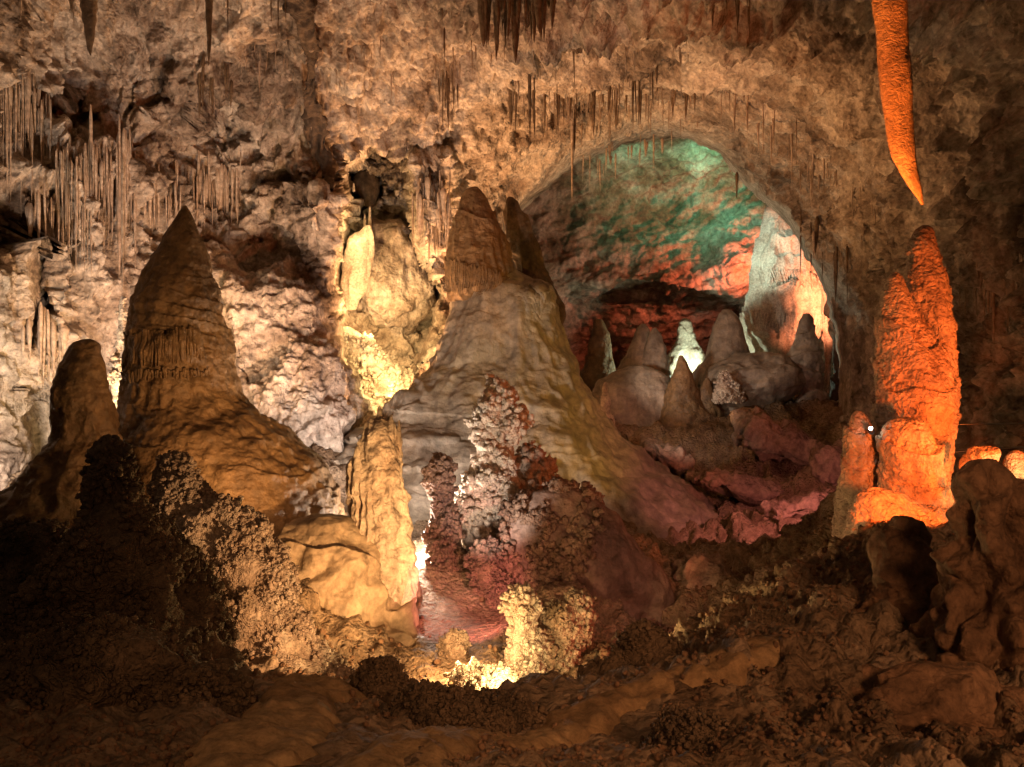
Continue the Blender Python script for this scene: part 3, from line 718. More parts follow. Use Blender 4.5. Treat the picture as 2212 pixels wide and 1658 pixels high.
# ---------------------------------------------------------------- orange lit group on the right
Do = 12.6
LO = [('f', 1.0, .08), ('h', 1.7, .08), ('v', 3, .02), ('w', 5, .025), ('w', 11, .032), ('w', 20, .026), ('f', 4, .02)]
b = body_surface(Do, [(588, 1928, 1938), (600, 1916, 1950), (630, 1906, 1962), (660, 1900, 1972), (690, 1896, 1985), (720, 1893, 2010), (760, 1890, 2040), (800, 1888, 2060), (850, 1888, 2064), (900, 1889, 2064), (950, 1892, 2060), (1000, 1895, 2054), (1050, 1890, 2048), (1100, 1870, 2060), (1160, 1850, 2090)],
    dr=.8, nu=220, nv=420, layers=LO)
t = empty('column_stalagmite', b.base)
tag(t, 'thick orange lit stalagmite with two unequal peaks', 'stalagmite')
body_mesh('body', b, M['orange'], t, t.location)
c = body_surface(Do + .35, [(487, 1994, 2004), (497, 1980, 2016), (520, 1968, 2022), (545, 1960, 2026), (552, 1966, 2028), (600, 1962, 2046), (640, 1968, 2056), (652, 1972, 2054), (700, 1976, 2062), (712, 1984, 2060), (760, 1990, 2068), (800, 1995, 2068), (860, 1990, 2066), (940, 1985, 2062)],
    dr=.9, nu=140, nv=300, layers=LO)
tag(body_mesh('second_peak', c, M['orange'], t, t.location), 'taller knobbly peak on the right')
b = body_surface(Do - .75, [(902, 1938, 1962), (910, 1920, 1990), (930, 1906, 2010), (970, 1898, 2026), (1020, 1896, 2036), (1060, 1890, 2046), (1100, 1870, 2060), (1170, 1850, 2080)], dr=.8, nu=160, nv=200, layers=LO)
tag(body_mesh('dome_stalagmite', b, M['orange']), 'squat orange domed stalagmite at the foot of the two peaked one', 'stalagmite')
b = body_surface(Do - .3, [(888, 1850, 1860), (898, 1840, 1870), (930, 1824, 1888), (970, 1815, 1897), (1020, 1809, 1902), (1070, 1806, 1904), (1100, 1808, 1900), (1160, 1800, 1900)], dr=.9, nu=120, nv=220, layers=LO)
tag(body_mesh('cone_stalagmite', b, M['orange']), 'small pointed orange stalagmite left of the two peaked one', 'stalagmite')
b = body_surface(Do - 1.7, [(1052, 1880, 1900), (1066, 1850, 1950), (1090, 1840, 1990), (1110, 1836, 2050), (1150, 1830, 2075), (1200, 1820, 2090)], dr=.5, nu=140, nv=100, layers=LO)
tag(body_mesh('flowstone_mound', b, M['orange']), 'low glowing orange flowstone at the base of the orange stalagmites', 'flowstone mound')

# ---------------------------------------------------------------- right foreground
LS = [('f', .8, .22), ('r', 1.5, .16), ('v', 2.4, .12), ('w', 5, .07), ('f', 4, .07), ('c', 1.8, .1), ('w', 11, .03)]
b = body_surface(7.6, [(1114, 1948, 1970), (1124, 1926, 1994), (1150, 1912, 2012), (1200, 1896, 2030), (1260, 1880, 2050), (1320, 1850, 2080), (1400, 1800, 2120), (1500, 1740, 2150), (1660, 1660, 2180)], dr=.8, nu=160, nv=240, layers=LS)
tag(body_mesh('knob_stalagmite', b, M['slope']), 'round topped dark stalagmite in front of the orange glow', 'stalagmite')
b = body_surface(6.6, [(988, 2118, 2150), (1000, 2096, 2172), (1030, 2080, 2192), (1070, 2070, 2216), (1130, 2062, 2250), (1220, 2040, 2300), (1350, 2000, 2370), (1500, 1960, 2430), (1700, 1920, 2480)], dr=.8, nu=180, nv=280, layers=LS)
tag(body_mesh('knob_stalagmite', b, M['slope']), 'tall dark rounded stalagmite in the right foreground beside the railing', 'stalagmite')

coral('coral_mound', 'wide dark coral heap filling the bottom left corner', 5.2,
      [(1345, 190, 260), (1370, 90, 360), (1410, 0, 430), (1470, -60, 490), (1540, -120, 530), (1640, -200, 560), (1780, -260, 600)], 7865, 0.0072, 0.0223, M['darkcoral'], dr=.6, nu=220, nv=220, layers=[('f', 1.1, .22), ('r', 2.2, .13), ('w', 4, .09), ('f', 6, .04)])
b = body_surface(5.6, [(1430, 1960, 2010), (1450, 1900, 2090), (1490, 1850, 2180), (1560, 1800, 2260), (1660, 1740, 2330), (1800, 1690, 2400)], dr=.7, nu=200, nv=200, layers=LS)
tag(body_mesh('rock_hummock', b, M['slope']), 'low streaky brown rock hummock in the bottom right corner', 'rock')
# lit rocks behind it
for k, (u, v, d, s, lab, mat) in enumerate([(2122, 984, 11.5, (.22, .2, .12), 'orange lit rock behind the dark foreground stalagmite', 'orange'), (2196, 1010, 11.8, (.2, .2, .26), 'yellow lit rock at the right edge', 'popwhite'), (2086, 1050, 11.3, (.07, .1, .12), 'small yellow lit rock left of the dark foreground stalagmite', 'popwhite'), (2088, 1000, 11.6, (.08, .1, .14), 'dull red rock behind the dark foreground stalagmite', 'orange')]):
    tag(lump('rock', P(u, v, d), s, M[mat], [('f', 2.5, .06), ('w', 8, .04)]), lab, 'rock')

# railing of the visitor trail
t = empty('handrail', P(2160, 1000, 14.2))
tag(t, 'thin metal handrail of the visitor trail at the right edge', 'handrail')
for va, vb in ((918, 912), (978, 958)):
    pts = [P(2046 + (2330 - 2046) * k / 8, va + (vb - va) * k / 8, 14.2 - .06 * k) for k in range(9)]
    V, Q = tube(pts, [.018] * 9, 10); mesh_np('rail', V, Q, M['steel'], t, t.location)
for u in (2328,):
    d = 14.2 - .06 * (u - 2090) / 30
    V, Q = tube([P(u, 910, d), P(u, 960, d), P(u, 1090, d)], [.02] * 3, 10); mesh_np('post', V, Q, M['steel'], t, t.location)

# small lamp seen between the orange stalagmites
t = empty('floodlight', P(1882, 935, 11.9))
tag(t, 'tiny lit lamp shining between the orange stalagmites', 'lamp')
V, Q = tube([P(1882, 933, 11.92), P(1882, 931, 11.96), P(1882, 930, 12.05)], [.045, .05, .03], 12); mesh_np('housing', V, Q, M['lampbody'], t, t.location)
v0, f0 = ICO2
mesh_np('bulb', v0 * .024 + P(1881, 926, 11.86), f0, M['bulb'], t, t.location)

# ---------------------------------------------------------------- alcove in the back wall
tag(lump('boulder', P(846, 600, 28.0), (1.12, 1.0, 1.75), M['wall'], [('f', .6, .45), ('r', 1.0, .15), ('f', 2.5, .14), ('v', 2, .1), ('f', 6, .05)], rot=.2, box=.25), 'big rounded boulder wedged in the alcove of the back wall', 'boulder')
b = body_surface(26.7, [(486, 790, 800), (496, 776, 806), (520, 752, 808), (560, 738, 806), (600, 736, 800), (640, 740, 780), (670, 744, 770)], dr=.5, nu=80, nv=120, layers=[('f', .9, .12), ('v', 2.5, .1), ('f', 4, .03)])
tag(body_mesh('flowstone_tongue', b, M['popwhite']), 'bright yellow flowstone tongue beside the boulder in the alcove', 'flowstone')
b = body_surface(28.6, [(366, 782, 792), (374, 768, 806), (394, 758, 818), (416, 762, 821), (436, 780, 816), (448, 790, 808)], dr=.8, nu=60, nv=60, layers=[('f', 1, .12)])
tag(body_mesh('dark_boulder', b, M['darkdrip']), 'dark round rock in the hole at the top of the alcove', 'boulder')
for (u, v0_, v1_, w) in [(799, 446, 492, 5), (788, 462, 494, 4), (764, 396, 414, 4)]:
    b = body_surface(27.2, [(v0_, u - 1, u + 1), (v0_ + 6, u - w / 2, u + w / 2), (v1_, u - w * .8, u + w * .8)], nu=20, nv=40, layers=[('n', 4, .02)])
    tag(body_mesh('straw_stalagmite', b, M['popwhite']), {799: 'tallest thin white stalagmite under the dark round rock', 788: 'shorter thin white stalagmite under the dark round rock', 764: 'tiny white stalagmite left of the dark round rock'}[u], 'stalagmite')
b = body_surface(25.8, [(706, 728, 752), (722, 728, 786), (745, 724, 818), (770, 730, 846), (800, 744, 872), (830, 764, 888), (860, 780, 896), (900, 790, 900)], dr=.7, nu=160, nv=140, layers=[('f', .8, .2), ('w', 2.6, .15), ('f', 4, .05)])
t = empty('coral_slope', b.base); tag(t, 'brightest yellow lit coral slope at the bottom of the alcove', 'cave coral')
body_mesh('body', b, M['popwhite'], t, t.location); m = b.vv > 725
crust('nodule_crust', b.G[m], b.N[m], 4446, 0.017, 0.058, M['popwhite'], t, t.location)

# rock fin running down the wall from the ceiling
fin = [(-60, 600, 660), (0, 618, 668), (40, 634, 682), (80, 648, 692), (120, 660, 690), (150, 662, 682), (200, 656, 686), (250, 650, 698), (300, 656, 712), (340, 670, 722), (375, 690, 728), (410, 704, 716)]
b = body_surface(21.0, [(v, l, r, wall_at((l + r) / 2, max(v, -40)) - 21.0 - .55) for v, l, r in fin], dr=.7, nu=80, nv=200, layers=[('f', .7, .15), ('v', 2, .16), ('f', 3, .1)])
tag(body_mesh('rock_fin', b, M['fin']), 'dark curved rock fin running from the ceiling down the back wall', 'rock fin')

# ---------------------------------------------------------------- behind the arch
LF = [('f', .5, .12), ('h', .45, .22), ('v', 1.7, .2), ('v', 4, .06), ('f', 2.5, .05)]
b = body_surface(34.0, [(440, 1658, 1668), (452, 1652, 1680), (490, 1644, 1716), (530, 1636, 1744), (570, 1626, 1762), (600, 1622, 1776), (622, 1624, 1786), (640, 1612, 1780), (690, 1606, 1782), (720, 1606, 1770), (760, 1622, 1752), (800, 1620, 1760), (860, 1600, 1770)], dr=.9, nu=220, nv=300, layers=LF)
t = empty('giant_column', b.base); tag(t, 'huge pale ribbed column glowing pink and green behind the arch', 'column')
body_mesh('body', b, M['popwhite'], t, t.location)
tag(drapes('drip_fringe', b, lambda f: 588 + 12 * f, lambda f: 624 + 10 * f, fr - .8, fr + .8, 46, M['popwhite'], t, .035, out=.01, seed=21), 'crackled upper edge')
tag(drapes('drip_fringe', b, lambda f: 682 + 6 * f, lambda f: 712 + 10 * f, fr - 1.1, fr + 1.1, 70, M['popwhite'], t, .05, out=.0, seed=22), 'ribbed lower edge')
b = body_surface(33.6, [(560, 1762, 1768), (590, 1760, 1776), (640, 1764, 1790), (655, 1768, 1784), (700, 1770, 1790), (770, 1776, 1796), (850, 1770, 1800)], nu=60, nv=120, layers=LF)
tag(body_mesh('side_column', b, M['popwhite']), 'narrow red lit column against the right side of the huge pale column', 'column')
far = [
 ('rounded_stalagmite', 31.0, [(668, 1562, 1578), (680, 1550, 1592), (710, 1538, 1606), (745, 1528, 1616), (775, 1522, 1622), (800, 1508, 1632), (840, 1494, 1660), (900, 1480, 1690)], 'grey', 'smooth grey bell shaped stalagmite left of the huge pale column'),
 ('flowstone_shelf', 30.0, [(762, 1590, 1660), (775, 1560, 1712), (800, 1530, 1736), (830, 1512, 1742), (860, 1520, 1700), (900, 1530, 1670)], 'grey', 'layered flowstone shelf under the bell shaped stalagmite'),
 ('coral_column', 29.5, [(677, 1736, 1748), (690, 1726, 1758), (720, 1716, 1764), (750, 1706, 1772), (775, 1698, 1780), (805, 1712, 1784), (840, 1730, 1780)], 'grey', 'rough grey stalagmite in front of the huge pale column'),
 ('cone_stalagmite', 38.0, [(688, 1476, 1484), (696, 1466, 1494), (715, 1462, 1500), (735, 1458, 1506), (760, 1446, 1520), (800, 1440, 1530), (860, 1430, 1540)], 'popwhite', 'small pale green lit stalagmite far behind the arch'),
 ('cone_stalagmite', 32.0, [(700, 1384, 1394), (712, 1374, 1404), (740, 1366, 1410), (770, 1352, 1420), (810, 1320, 1440), (860, 1290, 1450)], 'grey', 'dim olive stalagmite standing left of its twin behind the arch'),
 ('cone_stalagmite', 31.5, [(708, 1410, 1418), (722, 1400, 1428), (750, 1394, 1440), (780, 1390, 1446), (820, 1386, 1452), (880, 1376, 1460)], 'grey', 'dim olive stalagmite standing right of its twin behind the arch'),
 ('cone_stalagmite', 29.0, [(768, 1468, 1474), (780, 1462, 1482), (810, 1452, 1494), (850, 1436, 1510), (900, 1420, 1540)], 'brown', 'dark brown pointed stalagmite in front of the white glow'),
 ('cone_stalagmite', 29.0, [(816, 1524, 1530), (830, 1518, 1538), (860, 1506, 1550), (900, 1500, 1560)], 'brown', 'little dark spike in front of the flowstone shelf'),
 ('straw_stalagmite', 28.0, [(826, 1304, 1310), (840, 1299, 1315), (860, 1297, 1319), (900, 1294, 1326)], 'cream', 'thin pale stalagmite at the right flank of the giant stalagmite'),
 ('cone_stalagmite', 36.0, [(690, 1284, 1300), (720, 1276, 1318), (780, 1262, 1330), (860, 1240, 1350)], 'brown', 'dark stalagmite in the shadow behind the giant stalagmite'),
 ('flowstone_mound', 30.0, [(790, 1360, 1400), (805, 1320, 1430), (830, 1290, 1450), (860, 1280, 1460), (900, 1270, 1470)], 'grey', 'dim lumpy flowstone bank below the twin olive stalagmites'),
 ('column_stalagmite', 30.0, [(655, 1806, 1816), (665, 1796, 1826), (690, 1798, 1828), (720, 1800, 1824), (780, 1796, 1826), (880, 1790, 1840)], 'darkdrip', 'dark thin column with a reddish head at the right foot of the arch'),
]
for n, d, rows, mat, lab in far:
    a = rows[-1]; rows = rows + [(a[0] + 60, a[1] - 22, a[2] + 22), (a[0] + 130, a[1] - 50, a[2] + 50)]
    b = body_surface(d, rows, dr=.8, nu=120, nv=150, sm=2, layers=[('f', .6, .16), ('h', 1.1, .12), ('f', 2.5, .06), ('w', 3, .05)])
    tag(body_mesh(n, b, M[mat]), lab, 'flowstone' if 'flow' in n else 'stalagmite')
coral('coral_stalagmite', 'small bright white coral bump on the flowstone shelf', 28.6, [(806, 1562, 1570), (815, 1556, 1578), (835, 1548, 1592), (870, 1540, 1602)], 790, 0.017, 0.045, M['popwhite'])

# fallen blocks in the valley behind the right ridge
bl = [((1690, 955, 23.5), (1.2, .9, .5), .35, 'large pinkish slanted block at the back of the valley'),
      ((1600, 1050, 21.5), (1.3, .9, .2), .16, 'long low pink slab in the valley'), ((1440, 985, 24), (.7, .7, .22), .45, 'small reddish block by the right flank of the giant stalagmite'),
      ((1750, 1090, 18.5), (.9, .6, .2), -.2, 'brown ledge block below the dark gap'), ((1520, 1250, 14.6), (.5, .5, .3), .35, 'pink block behind the right hand ridge'),
      ((1800, 1010, 21), (.55, .6, .5), .1, 'dark block in the gap beside the orange stalagmites')]
for c, s, r, lab in bl:
    tag(lump('boulder', P(*c), s, M['boulder'], [('f', 1.0, .3 * min(s[0], 1)), ('r', 1.6, .10), ('h', 3.0, .10), ('c', 1.3, .12), ('f', 4, .10), ('f', 9, .04)], rot=-r, box=.45), lab, 'boulder')

# ---------------------------------------------------------------- loose coral rubble over the ground
def rubble():
    r = np.random.default_rng(3)
    nr, nc = FG.shape[:2]
    N = grid_normals(FG); N[N[..., 2] < 0] *= -1
    us = np.linspace(-900, 3100, nc)
    y = FG[..., 1]; U = np.broadcast_to(us, y.shape)
    w = ((y > 3.0) & (y < 17)).astype(float) * np.clip(perlin(FG.reshape(-1, 3) * 0.9).reshape(y.shape) * 2 + .35, 0, 1)
    for c, su, sy in [((640, 4.6), 120, 1.6), ((980, 12.8), 170, 3.0), ((1380, 5.0), 260, .8)]:
        w *= 1 - 0.97 * np.exp(-((U - c[0]) / su) ** 2 - ((y - c[1]) / sy) ** 2)
    w = w.ravel(); w /= w.sum()
    n = 30000
    k = r.choice(len(w), n, p=w)
    rad = (0.005 + 0.022 * r.random(n) ** 3) * np.clip(FG.reshape(-1, 3)[k, 1] / 6, .5, 2)
    o = nodule_mesh('coral_rubble', FG.reshape(-1, 3)[k] + r.normal(size=(n, 3)) * .01, N.reshape(-1, 3)[k], rad, M['slope'])
    tag(o, 'crumbly brown coral rubble strewn over the cave floor', 'rubble', kind='stuff')
rubble()
# ---------------------------------------------------------------- stalactites
sr = np.random.default_rng(77)
def stalactite(u, v0, v1, w, D, mat, label, group=None, name='stalactite', bend=0.0, lean=0.0):
    """one hanging cone from (u, v0) down to v1, w pixels wide at the top, with drip rings"""
    n = 14
    f = np.linspace(0, 1, n)
    v = v0 + (v1 - v0) * f
    uu = u + lean * f + bend * np.sin(f * 2.5) + np.cumsum(sr.normal(size=n)) * w * .018
    pts = np.array([P(a, q, D) for a, q in zip(uu, v)])
    prof = (1 - f) ** .6 * (0.9 + .22 * sr.random(n)); prof[-1] = .05; prof = np.maximum(prof, .12 * (f < .98)); prof[0] *= .35; prof[1] *= .8
    V, Q = tube(pts, prof * w / 2 / F * D, 9)
    o = mesh_np(name, V, Q, M[mat], None, pts[0])
    tag(o, label, 'stalactite', group)
    return o

def cluster(n, u0, u1, top, tip, wr, depth, mat, label, group):
    for k in range(n):
        u = u0 + (u1 - u0) * np.clip((k + .5 + 1.6 * sr.normal()) / n, 0, 1)
        a = top(u) + sr.normal() * 19; b_ = a + (tip(u) - a) * (0.3 + .78 * sr.random() ** 1.2)
        stalactite(u, a - 16, b_, (wr[0] + (wr[1] - wr[0]) * sr.random() ** 2) * math.exp(.32 * sr.normal()), min(depth(u, (a + b_) / 2), depth(u, a) + .2) if callable(depth) else depth + sr.normal() * .25, mat, label, group, lean=sr.normal() * 2.0)

near = lambda off: (lambda u, v: wall_at(u, v) - off)
cluster(38, 1036, 1196, lambda u: -30, lambda u: 125 if u < 1100 else 105, (10, 26), 16.8, 'darkdrip', 'brown stalactite in the dense cluster hanging at the top centre', 'brown stalactites at the top centre')
stalactite(1113, -40, 136, 30, 16.8, 'darkdrip', 'longest and thickest brown stalactite of the top centre cluster')
stalactite(1075, -40, 132, 20, 16.9, 'darkdrip', 'second longest brown stalactite of the top centre cluster, left of the thick one')
cluster(54, 120, 296, lambda u: 320 + abs(u - 250) * .3 + 25 * math.sin(u * .09), lambda u: 620 if u < 200 else 580, (4, 13), near(.16), 'curtain', 'slender tan stalactite in the curtain left of the tall brown stalagmite', 'tan curtain stalactites on the left wall')
cluster(20, 424, 512, lambda u: 378, lambda u: 515, (6, 13), near(.16), 'curtain', 'pale stalactite in the curtain right of the tall brown stalagmite tip', 'pale curtain stalactites by the tip')
cluster(12, 312, 398, lambda u: 404, lambda u: 500, (5, 10), near(.16), 'curtain', 'short stalactite in the curtain left of the tall brown stalagmite tip', 'short curtain stalactites by the tip')
cluster(20, -30, 88, lambda u: 180, lambda u: 420, (6, 14), near(.16), 'curtain', 'long brown stalactite hanging at the left edge', 'stalactites at the left edge')
cluster(16, 60, 140, lambda u: 450, lambda u: 610, (6, 12), near(.16), 'curtain', 'tan stalactite low on the left wall', 'low stalactites on the left wall')
cluster(14, 50, 140, lambda u: 700, lambda u: 830, (7, 14), near(.2), 'curtain', 'grey dripstone icicle beside the blunt stalagmite', 'grey icicles beside the blunt stalagmite')
cluster(24, 896, 972, lambda u: 425, lambda u: 540, (6, 12), near(.2), 'curtain', 'tan stalactite fringing the overhang left of the giant stalagmite', 'fringe on the overhang left of the giant stalagmite')
cluster(28, 1098, 1330, lambda u: 205 - (u - 1098) * .1 + 26 * sr.normal(), lambda u: 290, (5, 13), near(.16), 'darkdrip', 'short dark stalactite on the vault above the arch', 'short dark stalactites above the arch')
cluster(16, 1330, 1500, lambda u: 190 + 26 * sr.normal(), lambda u: 272, (5, 12), near(.16), 'darkdrip', 'short olive stalactite on the vault above the arch top', 'short olive stalactites above the arch top')
cluster(12, 1290, 1450, lambda u: 300 + max(0, 1400 - u) * .22, lambda u: 372, (4, 8), 31.6, 'curtain', 'small reddish stalactite hanging from the lip of the arch', 'reddish stalactites on the arch lip')
cluster(8, 1260, 1330, lambda u: 350, lambda u: 420, (2.5, 4), 31.4, 'curtain', 'hair thin stalactite on the left part of the arch lip', 'thin stalactites on the left arch lip')
stalactite(1236, 225, 437, 9, 27.5, 'curtain', 'long thin pale stalactite hanging before the dark left side of the arch')
stalactite(1241, 215, 330, 11, 27.6, 'darkdrip', 'shorter brown stalactite touching the long thin pale one')
stalactite(1412, 290, 368, 5, 31.5, 'curtain', 'single thin stalactite before the green wall')
stalactite(1592, 372, 432, 8, 30.5, 'darkdrip', 'dark stalactite on the right lip of the arch before the green wall')
cluster(8, 1730, 1830, lambda u: 470 + (u - 1730) * .8, lambda u: 600 + (u - 1730) * .6, (5, 10), near(.5), 'darkdrip', 'dark olive stalactite on the right foot of the arch', 'olive stalactites on the right foot of the arch')
stalactite(1757, 500, 562, 8, 27.5, 'curtain', 'pale lit stalactite tip before the huge pale column')
stalactite(1805, 540, 650, 12, 26.5, 'darkdrip', 'long dark stalactite ending above the right foot of the arch')
stalactite(195, -50, 120, 44, 15.5, 'darkdrip', 'broad dark stalactite hanging at the top left')
stalactite(153, -50, 28, 20, 15.5, 'darkdrip', 'stubby dark stalactite at the very top left beside the broad one')
stalactite(45, -50, 44, 9, 15, 'curtain', 'thin stalactite in the top left corner')
stalactite(159, -50, 62, 6, 15.2, 'curtain', 'thin pale straw hanging in front of the stubby top left stalactite')
stalactite(452, -50, 142, 20, 16.5, 'darkdrip', 'single long dark stalactite hanging left of the rock fin')
stalactite(492, -50, 84, 5, 16.5, 'darkdrip', 'thin straw right of the single long dark stalactite')
for u, v1 in ((585, 52), (601, 80), (616, 48)):
    stalactite(u, -50, v1, 5, 17, 'darkdrip', 'thin dark straw hanging just left of the rock fin', 'straws left of the rock fin')
for u, v1 in ((955, 60), (975, 40), (960, 135)):
    stalactite(u, -50 if v1 < 100 else 60, v1, 5, 18.5, 'darkdrip', 'thin dark straw left of the top centre cluster', 'straws left of the top centre cluster')
cluster(10, 948, 988, lambda u: 178, lambda u: 300, (5, 10), near(.2), 'darkdrip', 'dark stalactite in the small tuft high on the back wall', 'small tuft high on the back wall')
cluster(10, 430, 505, lambda u: 170, lambda u: 262, (5, 10), near(.2), 'darkdrip', 'dark stalactite beside the deep recess on the left wall', 'dark stalactites beside the recess')
cluster(12, 1530, 1620, lambda u: -30 + 30 * sr.random(), lambda u: 100, (4, 9), near(.3), 'darkdrip', 'olive stalactite strand at the top right of the arch', 'olive strands at the top right of the arch')
stalactite(265, 330, 650, 9, 17.4, 'curtain', 'long straight pale stalactite meeting the slender pale stalagmite')

# past three hundred: the finest ones of the curtains, vault and ceiling as one mass
def fine_ones():
    parts = []
    def one(u, v0, v1, w, D):
        n = 7; f = np.linspace(0, 1, n)
        pts = np.array([P(u + .4 * sr.normal(), v0 + (v1 - v0) * q, D) for q in f])
        pr = (1 - f) ** .6 * (.85 + .3 * sr.random(n)); pr[0] *= .5; pr[-1] = .06
        parts.append(tube(pts, pr * w / 2 / F * D, 6))
    def band(n, u0, u1, top, lmin, lmax, w0, w1, off):
        for _ in range(n):
            u = u0 + (u1 - u0) * sr.random(); a = top(u) + sr.normal() * 24
            L = lmin + (lmax - lmin) * sr.random() ** 2
            one(u, a - 8, a + L, w0 + (w1 - w0) * sr.random() ** 2, min(wall_at(u, a) + .1, wall_at(u, a + .5 * L) - off))
    band(90, 120, 296, lambda u: 350, 40, 230, 3, 8, .1)
    band(60, -40, 110, lambda u: 220, 40, 230, 3, 8, .1)
    band(40, 415, 520, lambda u: 390, 30, 140, 3, 7, .1)
    band(36, 300, 410, lambda u: 410, 20, 90, 3, 6, .1)
    band(30, 890, 975, lambda u: 420, 40, 130, 3, 7, .12)
    band(80, 1090, 1340, lambda u: 205 + 14 * math.sin(u * .05), 20, 100, 3, 7, .1)
    band(60, 1330, 1620, lambda u: 190 + 12 * math.sin(u * .06), 20, 90, 3, 7, .1)
    band(50, 900, 1500, lambda u: 110 + 30 * math.sin(u * .021), 15, 60, 3, 6, .1)
    band(50, 400, 900, lambda u: 150 + 50 * math.sin(u * .03), 15, 70, 3, 6, .1)
    band(60, 1600, 1900, lambda u: 200 + (u - 1600) * .9, 20, 110, 3, 8, .15)
    band(40, 2070, 2230, lambda u: 560, 60, 220, 4, 10, .15)
    V, Q = join(parts)
    o = mesh_np('fine_stalactites', V, Q, M['curtain'])
    tag(o, 'countless hair fine stalactites fringing the walls and the vault', 'stalactites', kind='stuff')
fine_ones()

# the great orange stalactite
b_rows = [(-90, 1872, 1952), (0, 1883, 1959), (80, 1892, 1963), (160, 1901, 1967), (240, 1909, 1971), (300, 1917, 1975), (340, 1926, 1979), (375, 1944, 1985), (405, 1964, 1991), (430, 1982, 1995), (444, 1991, 1996)]
def hanging(D, rows, layers, nu=140, nv=300, dr=.6):
    rr = [(-v, l, r) for v, l, r in rows]
    b = body_surface(D, [(v, l, r) for v, l, r in rr], nu=nu, nv=nv, dr=dr, layers=())
    b.G[..., 2] = (2 * CV / F * D) - b.G[..., 2]      # rows were given upside down
    G = b.G
    N = grid_normals(G, True); ax = G - G.mean(1, keepdims=True)
    if (N * ax).sum() < 0: N = -N
    G = G + N * disp_value(G.reshape(-1, 3), layers).reshape(nv, nu)[..., None] * np.linspace(.15, 1, nv)[:, None, None]
    b.G = G; b.N = N; b.base = G[-1].mean(0)
    return b
b = hanging(11.5, b_rows, [('f', .9, .04), ('w', 24, .006), ('w', 13, .003), ('v', 2.5, .025)])
tag(body_mesh('great_stalactite', b, M['orange_smooth']), 'great orange lit stalactite hanging from the ceiling on the right with a bent tip', 'stalactite')
# ---------------------------------------------------------------- camera, darkness, lamps of the cave and added fill lamps
cam = bpy.data.cameras.new('camera'); co = bpy.data.objects.new('camera', cam); C.objects.link(co)
co.location = (0, 0, 0); co.rotation_euler = (math.radians(90), 0, 0)
cam.sensor_width = 36.0; cam.lens = 36.0 * F / 2212.0; cam.clip_end = 300; cam.clip_start = 0.05
scene.camera = co
w = bpy.data.worlds.new('World'); scene.world = w; w.use_nodes = True
bg = w.node_tree.nodes['Background']; bg.inputs['Color'].default_value = (1.0, .62, .36, 1); bg.inputs['Strength'].default_value = AMB
scene.view_settings.view_transform = 'Standard'; scene.view_settings.look = 'None'
cy = scene.cycles
cy.max_bounces = 4; cy.diffuse_bounces = 3; cy.glossy_bounces = 1; cy.caustics_reflective = False; cy.caustics_refractive = False
cy.use_adaptive_sampling = True; cy.adaptive_threshold = 0.03
scene.view_settings.gamma = 1.0; scene.view_settings.exposure = EXPO

def lamp(pos, col, watt, size=.15, to=None, angle=120, blend=.6, name='cave_or_fill_lamp'):
    k = 'SPOT' if to is not None else 'POINT'
    l = bpy.data.lights.new(name, k); l.color = col; l.energy = watt; l.shadow_soft_size = size
    o = bpy.data.objects.new(name, l); o.location = [float(t) for t in pos]; C.objects.link(o)
    if to is not None:
        l.spot_size = math.radians(angle); l.spot_blend = blend
        o.rotation_euler = Vector([float(a - b) for a, b in zip(to, pos)]).to_track_quat('-Z', 'Y').to_euler()
    return o

WARM = (1, .485, .20); YEL = (1, .68, .28); WHITE = (1, .80, .64); ORANGE = (1, .17, .015); RED = (1, .13, .07); PINK = (1, .30, .26); TEAL = (.12, 1, .6)
# ceiling and back wall: floods low behind the formations, shining up
lamp(P(850, 900, 22.0), WARM, 7000, .4, P(800, 100, 19), 150)
lamp(P(1090, 880, 25.2), WARM, 4600, .4, P(1080, 100, 23), 150)
lamp(P(520, 1010, 17.0), (1, .56, .29), 2700, .4, P(400, 150, 18), 140)
lamp(P(1480, 960, 24.0), (1, .50, .16), 300, .4, P(1500, 200, 23), 120)
# alcove
lamp(P(800, 700, 24.8), (1, .58, .23), 620, .12, P(840, 560, 28), 150)
lamp(P(836, 835, 24.3), YEL, 160, .1)
lamp(P(860, 765, 23.4), YEL, 500, .1, P(800, 800, 25.5), 120)
lamp(P(768, 505, 25.8), YEL, 90, .1)
# left wall
lamp(P(248, 930, 16.4), YEL, 260, .15, P(200, 600, 19), 150)
lamp(P(-10, 1040, 14.2), WHITE, 1150, .2, P(40, 650, 18), 130)
# whiter flood on the slab
lamp(P(770, 1050, 16.6), (1, .82, .70), 850, .2, P(600, 740, 22), 90)
# white lamp beside the dark red coral pillar
lamp(P(903, 1150, 15.2), (1, .84, .70), 480, .08)
lamp(P(1004, 1235, 12.5), (1, .86, .74), 330, .1, P(1080, 965, 15.6), 66)
lamp(P(900, 1130, 15.0), (1, .80, .70), 460, .1, P(1000, 820, 20), 80)
# golden pit lamps
lamp(P(1120, 1462, 9.6), YEL, 190, .08)
lamp(P(1040, 1440, 8.8), (1, .54, .21), 1750, .1, P(735, 1150, 12.6), 46)
# olive wash on the right flank of the giant stalagmite
lamp(P(1800, 1030, 12.4), (1, .62, .13), 1300, .3, P(1230, 830, 20), 42)
lamp(P(985, 1395, 10.6), (1, .56, .23), 170, .12)
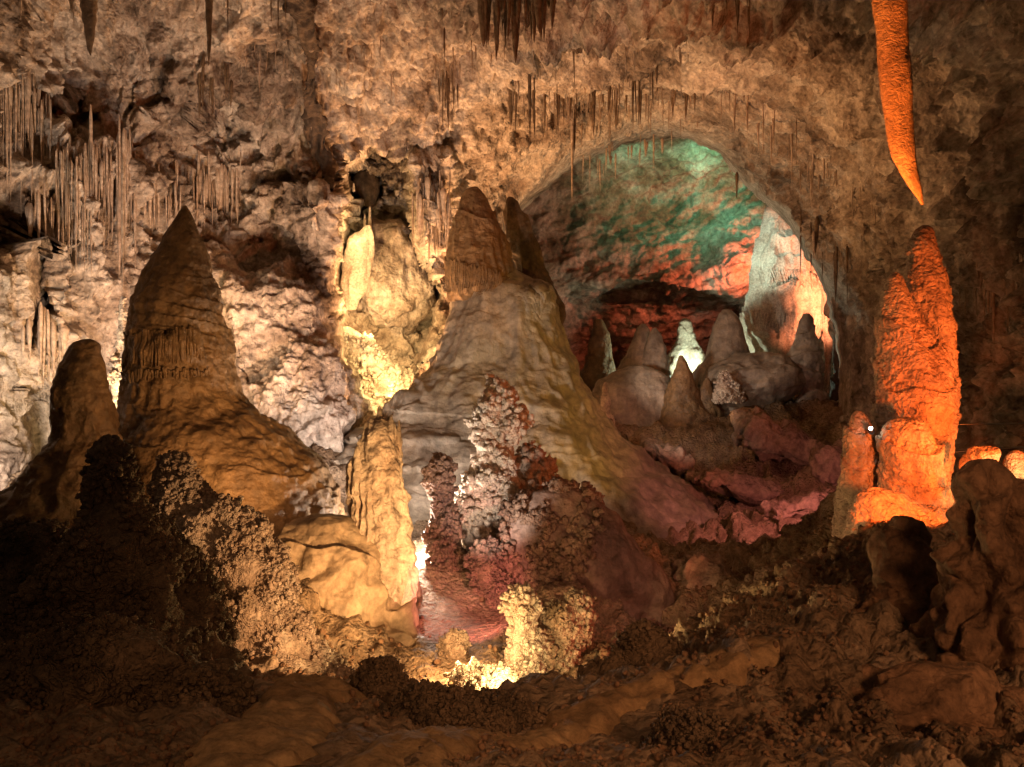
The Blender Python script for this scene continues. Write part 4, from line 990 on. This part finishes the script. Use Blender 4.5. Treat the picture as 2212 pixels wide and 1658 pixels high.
# red and pink
lamp(P(1362, 1400, 10.9), RED, 14, .06)
lamp(P(1610, 1190, 10.5), (1, .42, .3), 90, .15, P(1330, 1220, 14), 60)
lamp(P(1068, 1325, 12.0), PINK, 300, .1, P(950, 1265, 14.8), 84)
lamp(P(1740, 1010, 16.0), PINK, 330, .15, P(1580, 1050, 21.5), 100)
# orange
lamp((7.2, 9.5, -.9), (1, .15, .02), 1250, .1, P(1950, 820, 12.4), 75)
lamp(P(2035, 1075, 9.5), (1, .15, .02), 420, .1, P(1870, 1020, 12.2), 85)
lamp(P(1890, 1110, 10.3), (1, .19, .02), 8000, .1, P(1938, 190, 11.5), 27, .8)
lamp(P(2230, 1040, 11.0), YEL, 32, .08)
# beyond the arch
lamp(P(1370, 385, 38.6), (.24, 1, .62), 210, .3, P(1390, 390, 43), 160, 1.0)
lamp(P(1530, 375, 38.6), (.2, 1, .62), 520, .3, P(1530, 400, 43), 160, 1.0)
lamp(P(1672, 600, 37.9), (1, .18, .085), 2300, .3, P(1540, 570, 41.6), 120, 1.0)
lamp(P(1500, 815, 36), (.8, 1, .75), 700, .15)
lamp(P(1570, 500, 30.3), (.75, 1, .82), 1000, .15, P(1640, 560, 34), 60)
lamp(P(1850, 700, 29.5), (1, .30, .14), 5000, .15, P(1710, 600, 34), 80)
lamp(P(1295, 800, 25.0), WHITE, 700, .2, P(1570, 770, 31), 52)
lamp(P(1440, 940, 20.5), WHITE, 300, .2, P(1520, 830, 30), 50)
# the lit coral ridge on the left, seen from the pit
lamp(P(930, 1420, 7.5), (1, .54, .23), 430, .1, P(500, 1220, 9.3), 62)
# added fill lamps behind the viewer, brightening the foreground
lamp((3.4, -2.0, 2.0), (1, .46, .20), 1500, .8, (3.0, 6, -2.2), 70, 1.0)
lamp((-.6, -1.0, .8), (1, .48, .21), 240, .6, (-.9, 5, -2.3), 50, 1.0)
lamp(P(610, 1075, 11.3), (1, .50, .22), 230, .2, P(360, 850, 15), 100, 1.0)  # unseen warm lamp low in front of the tall stalagmite
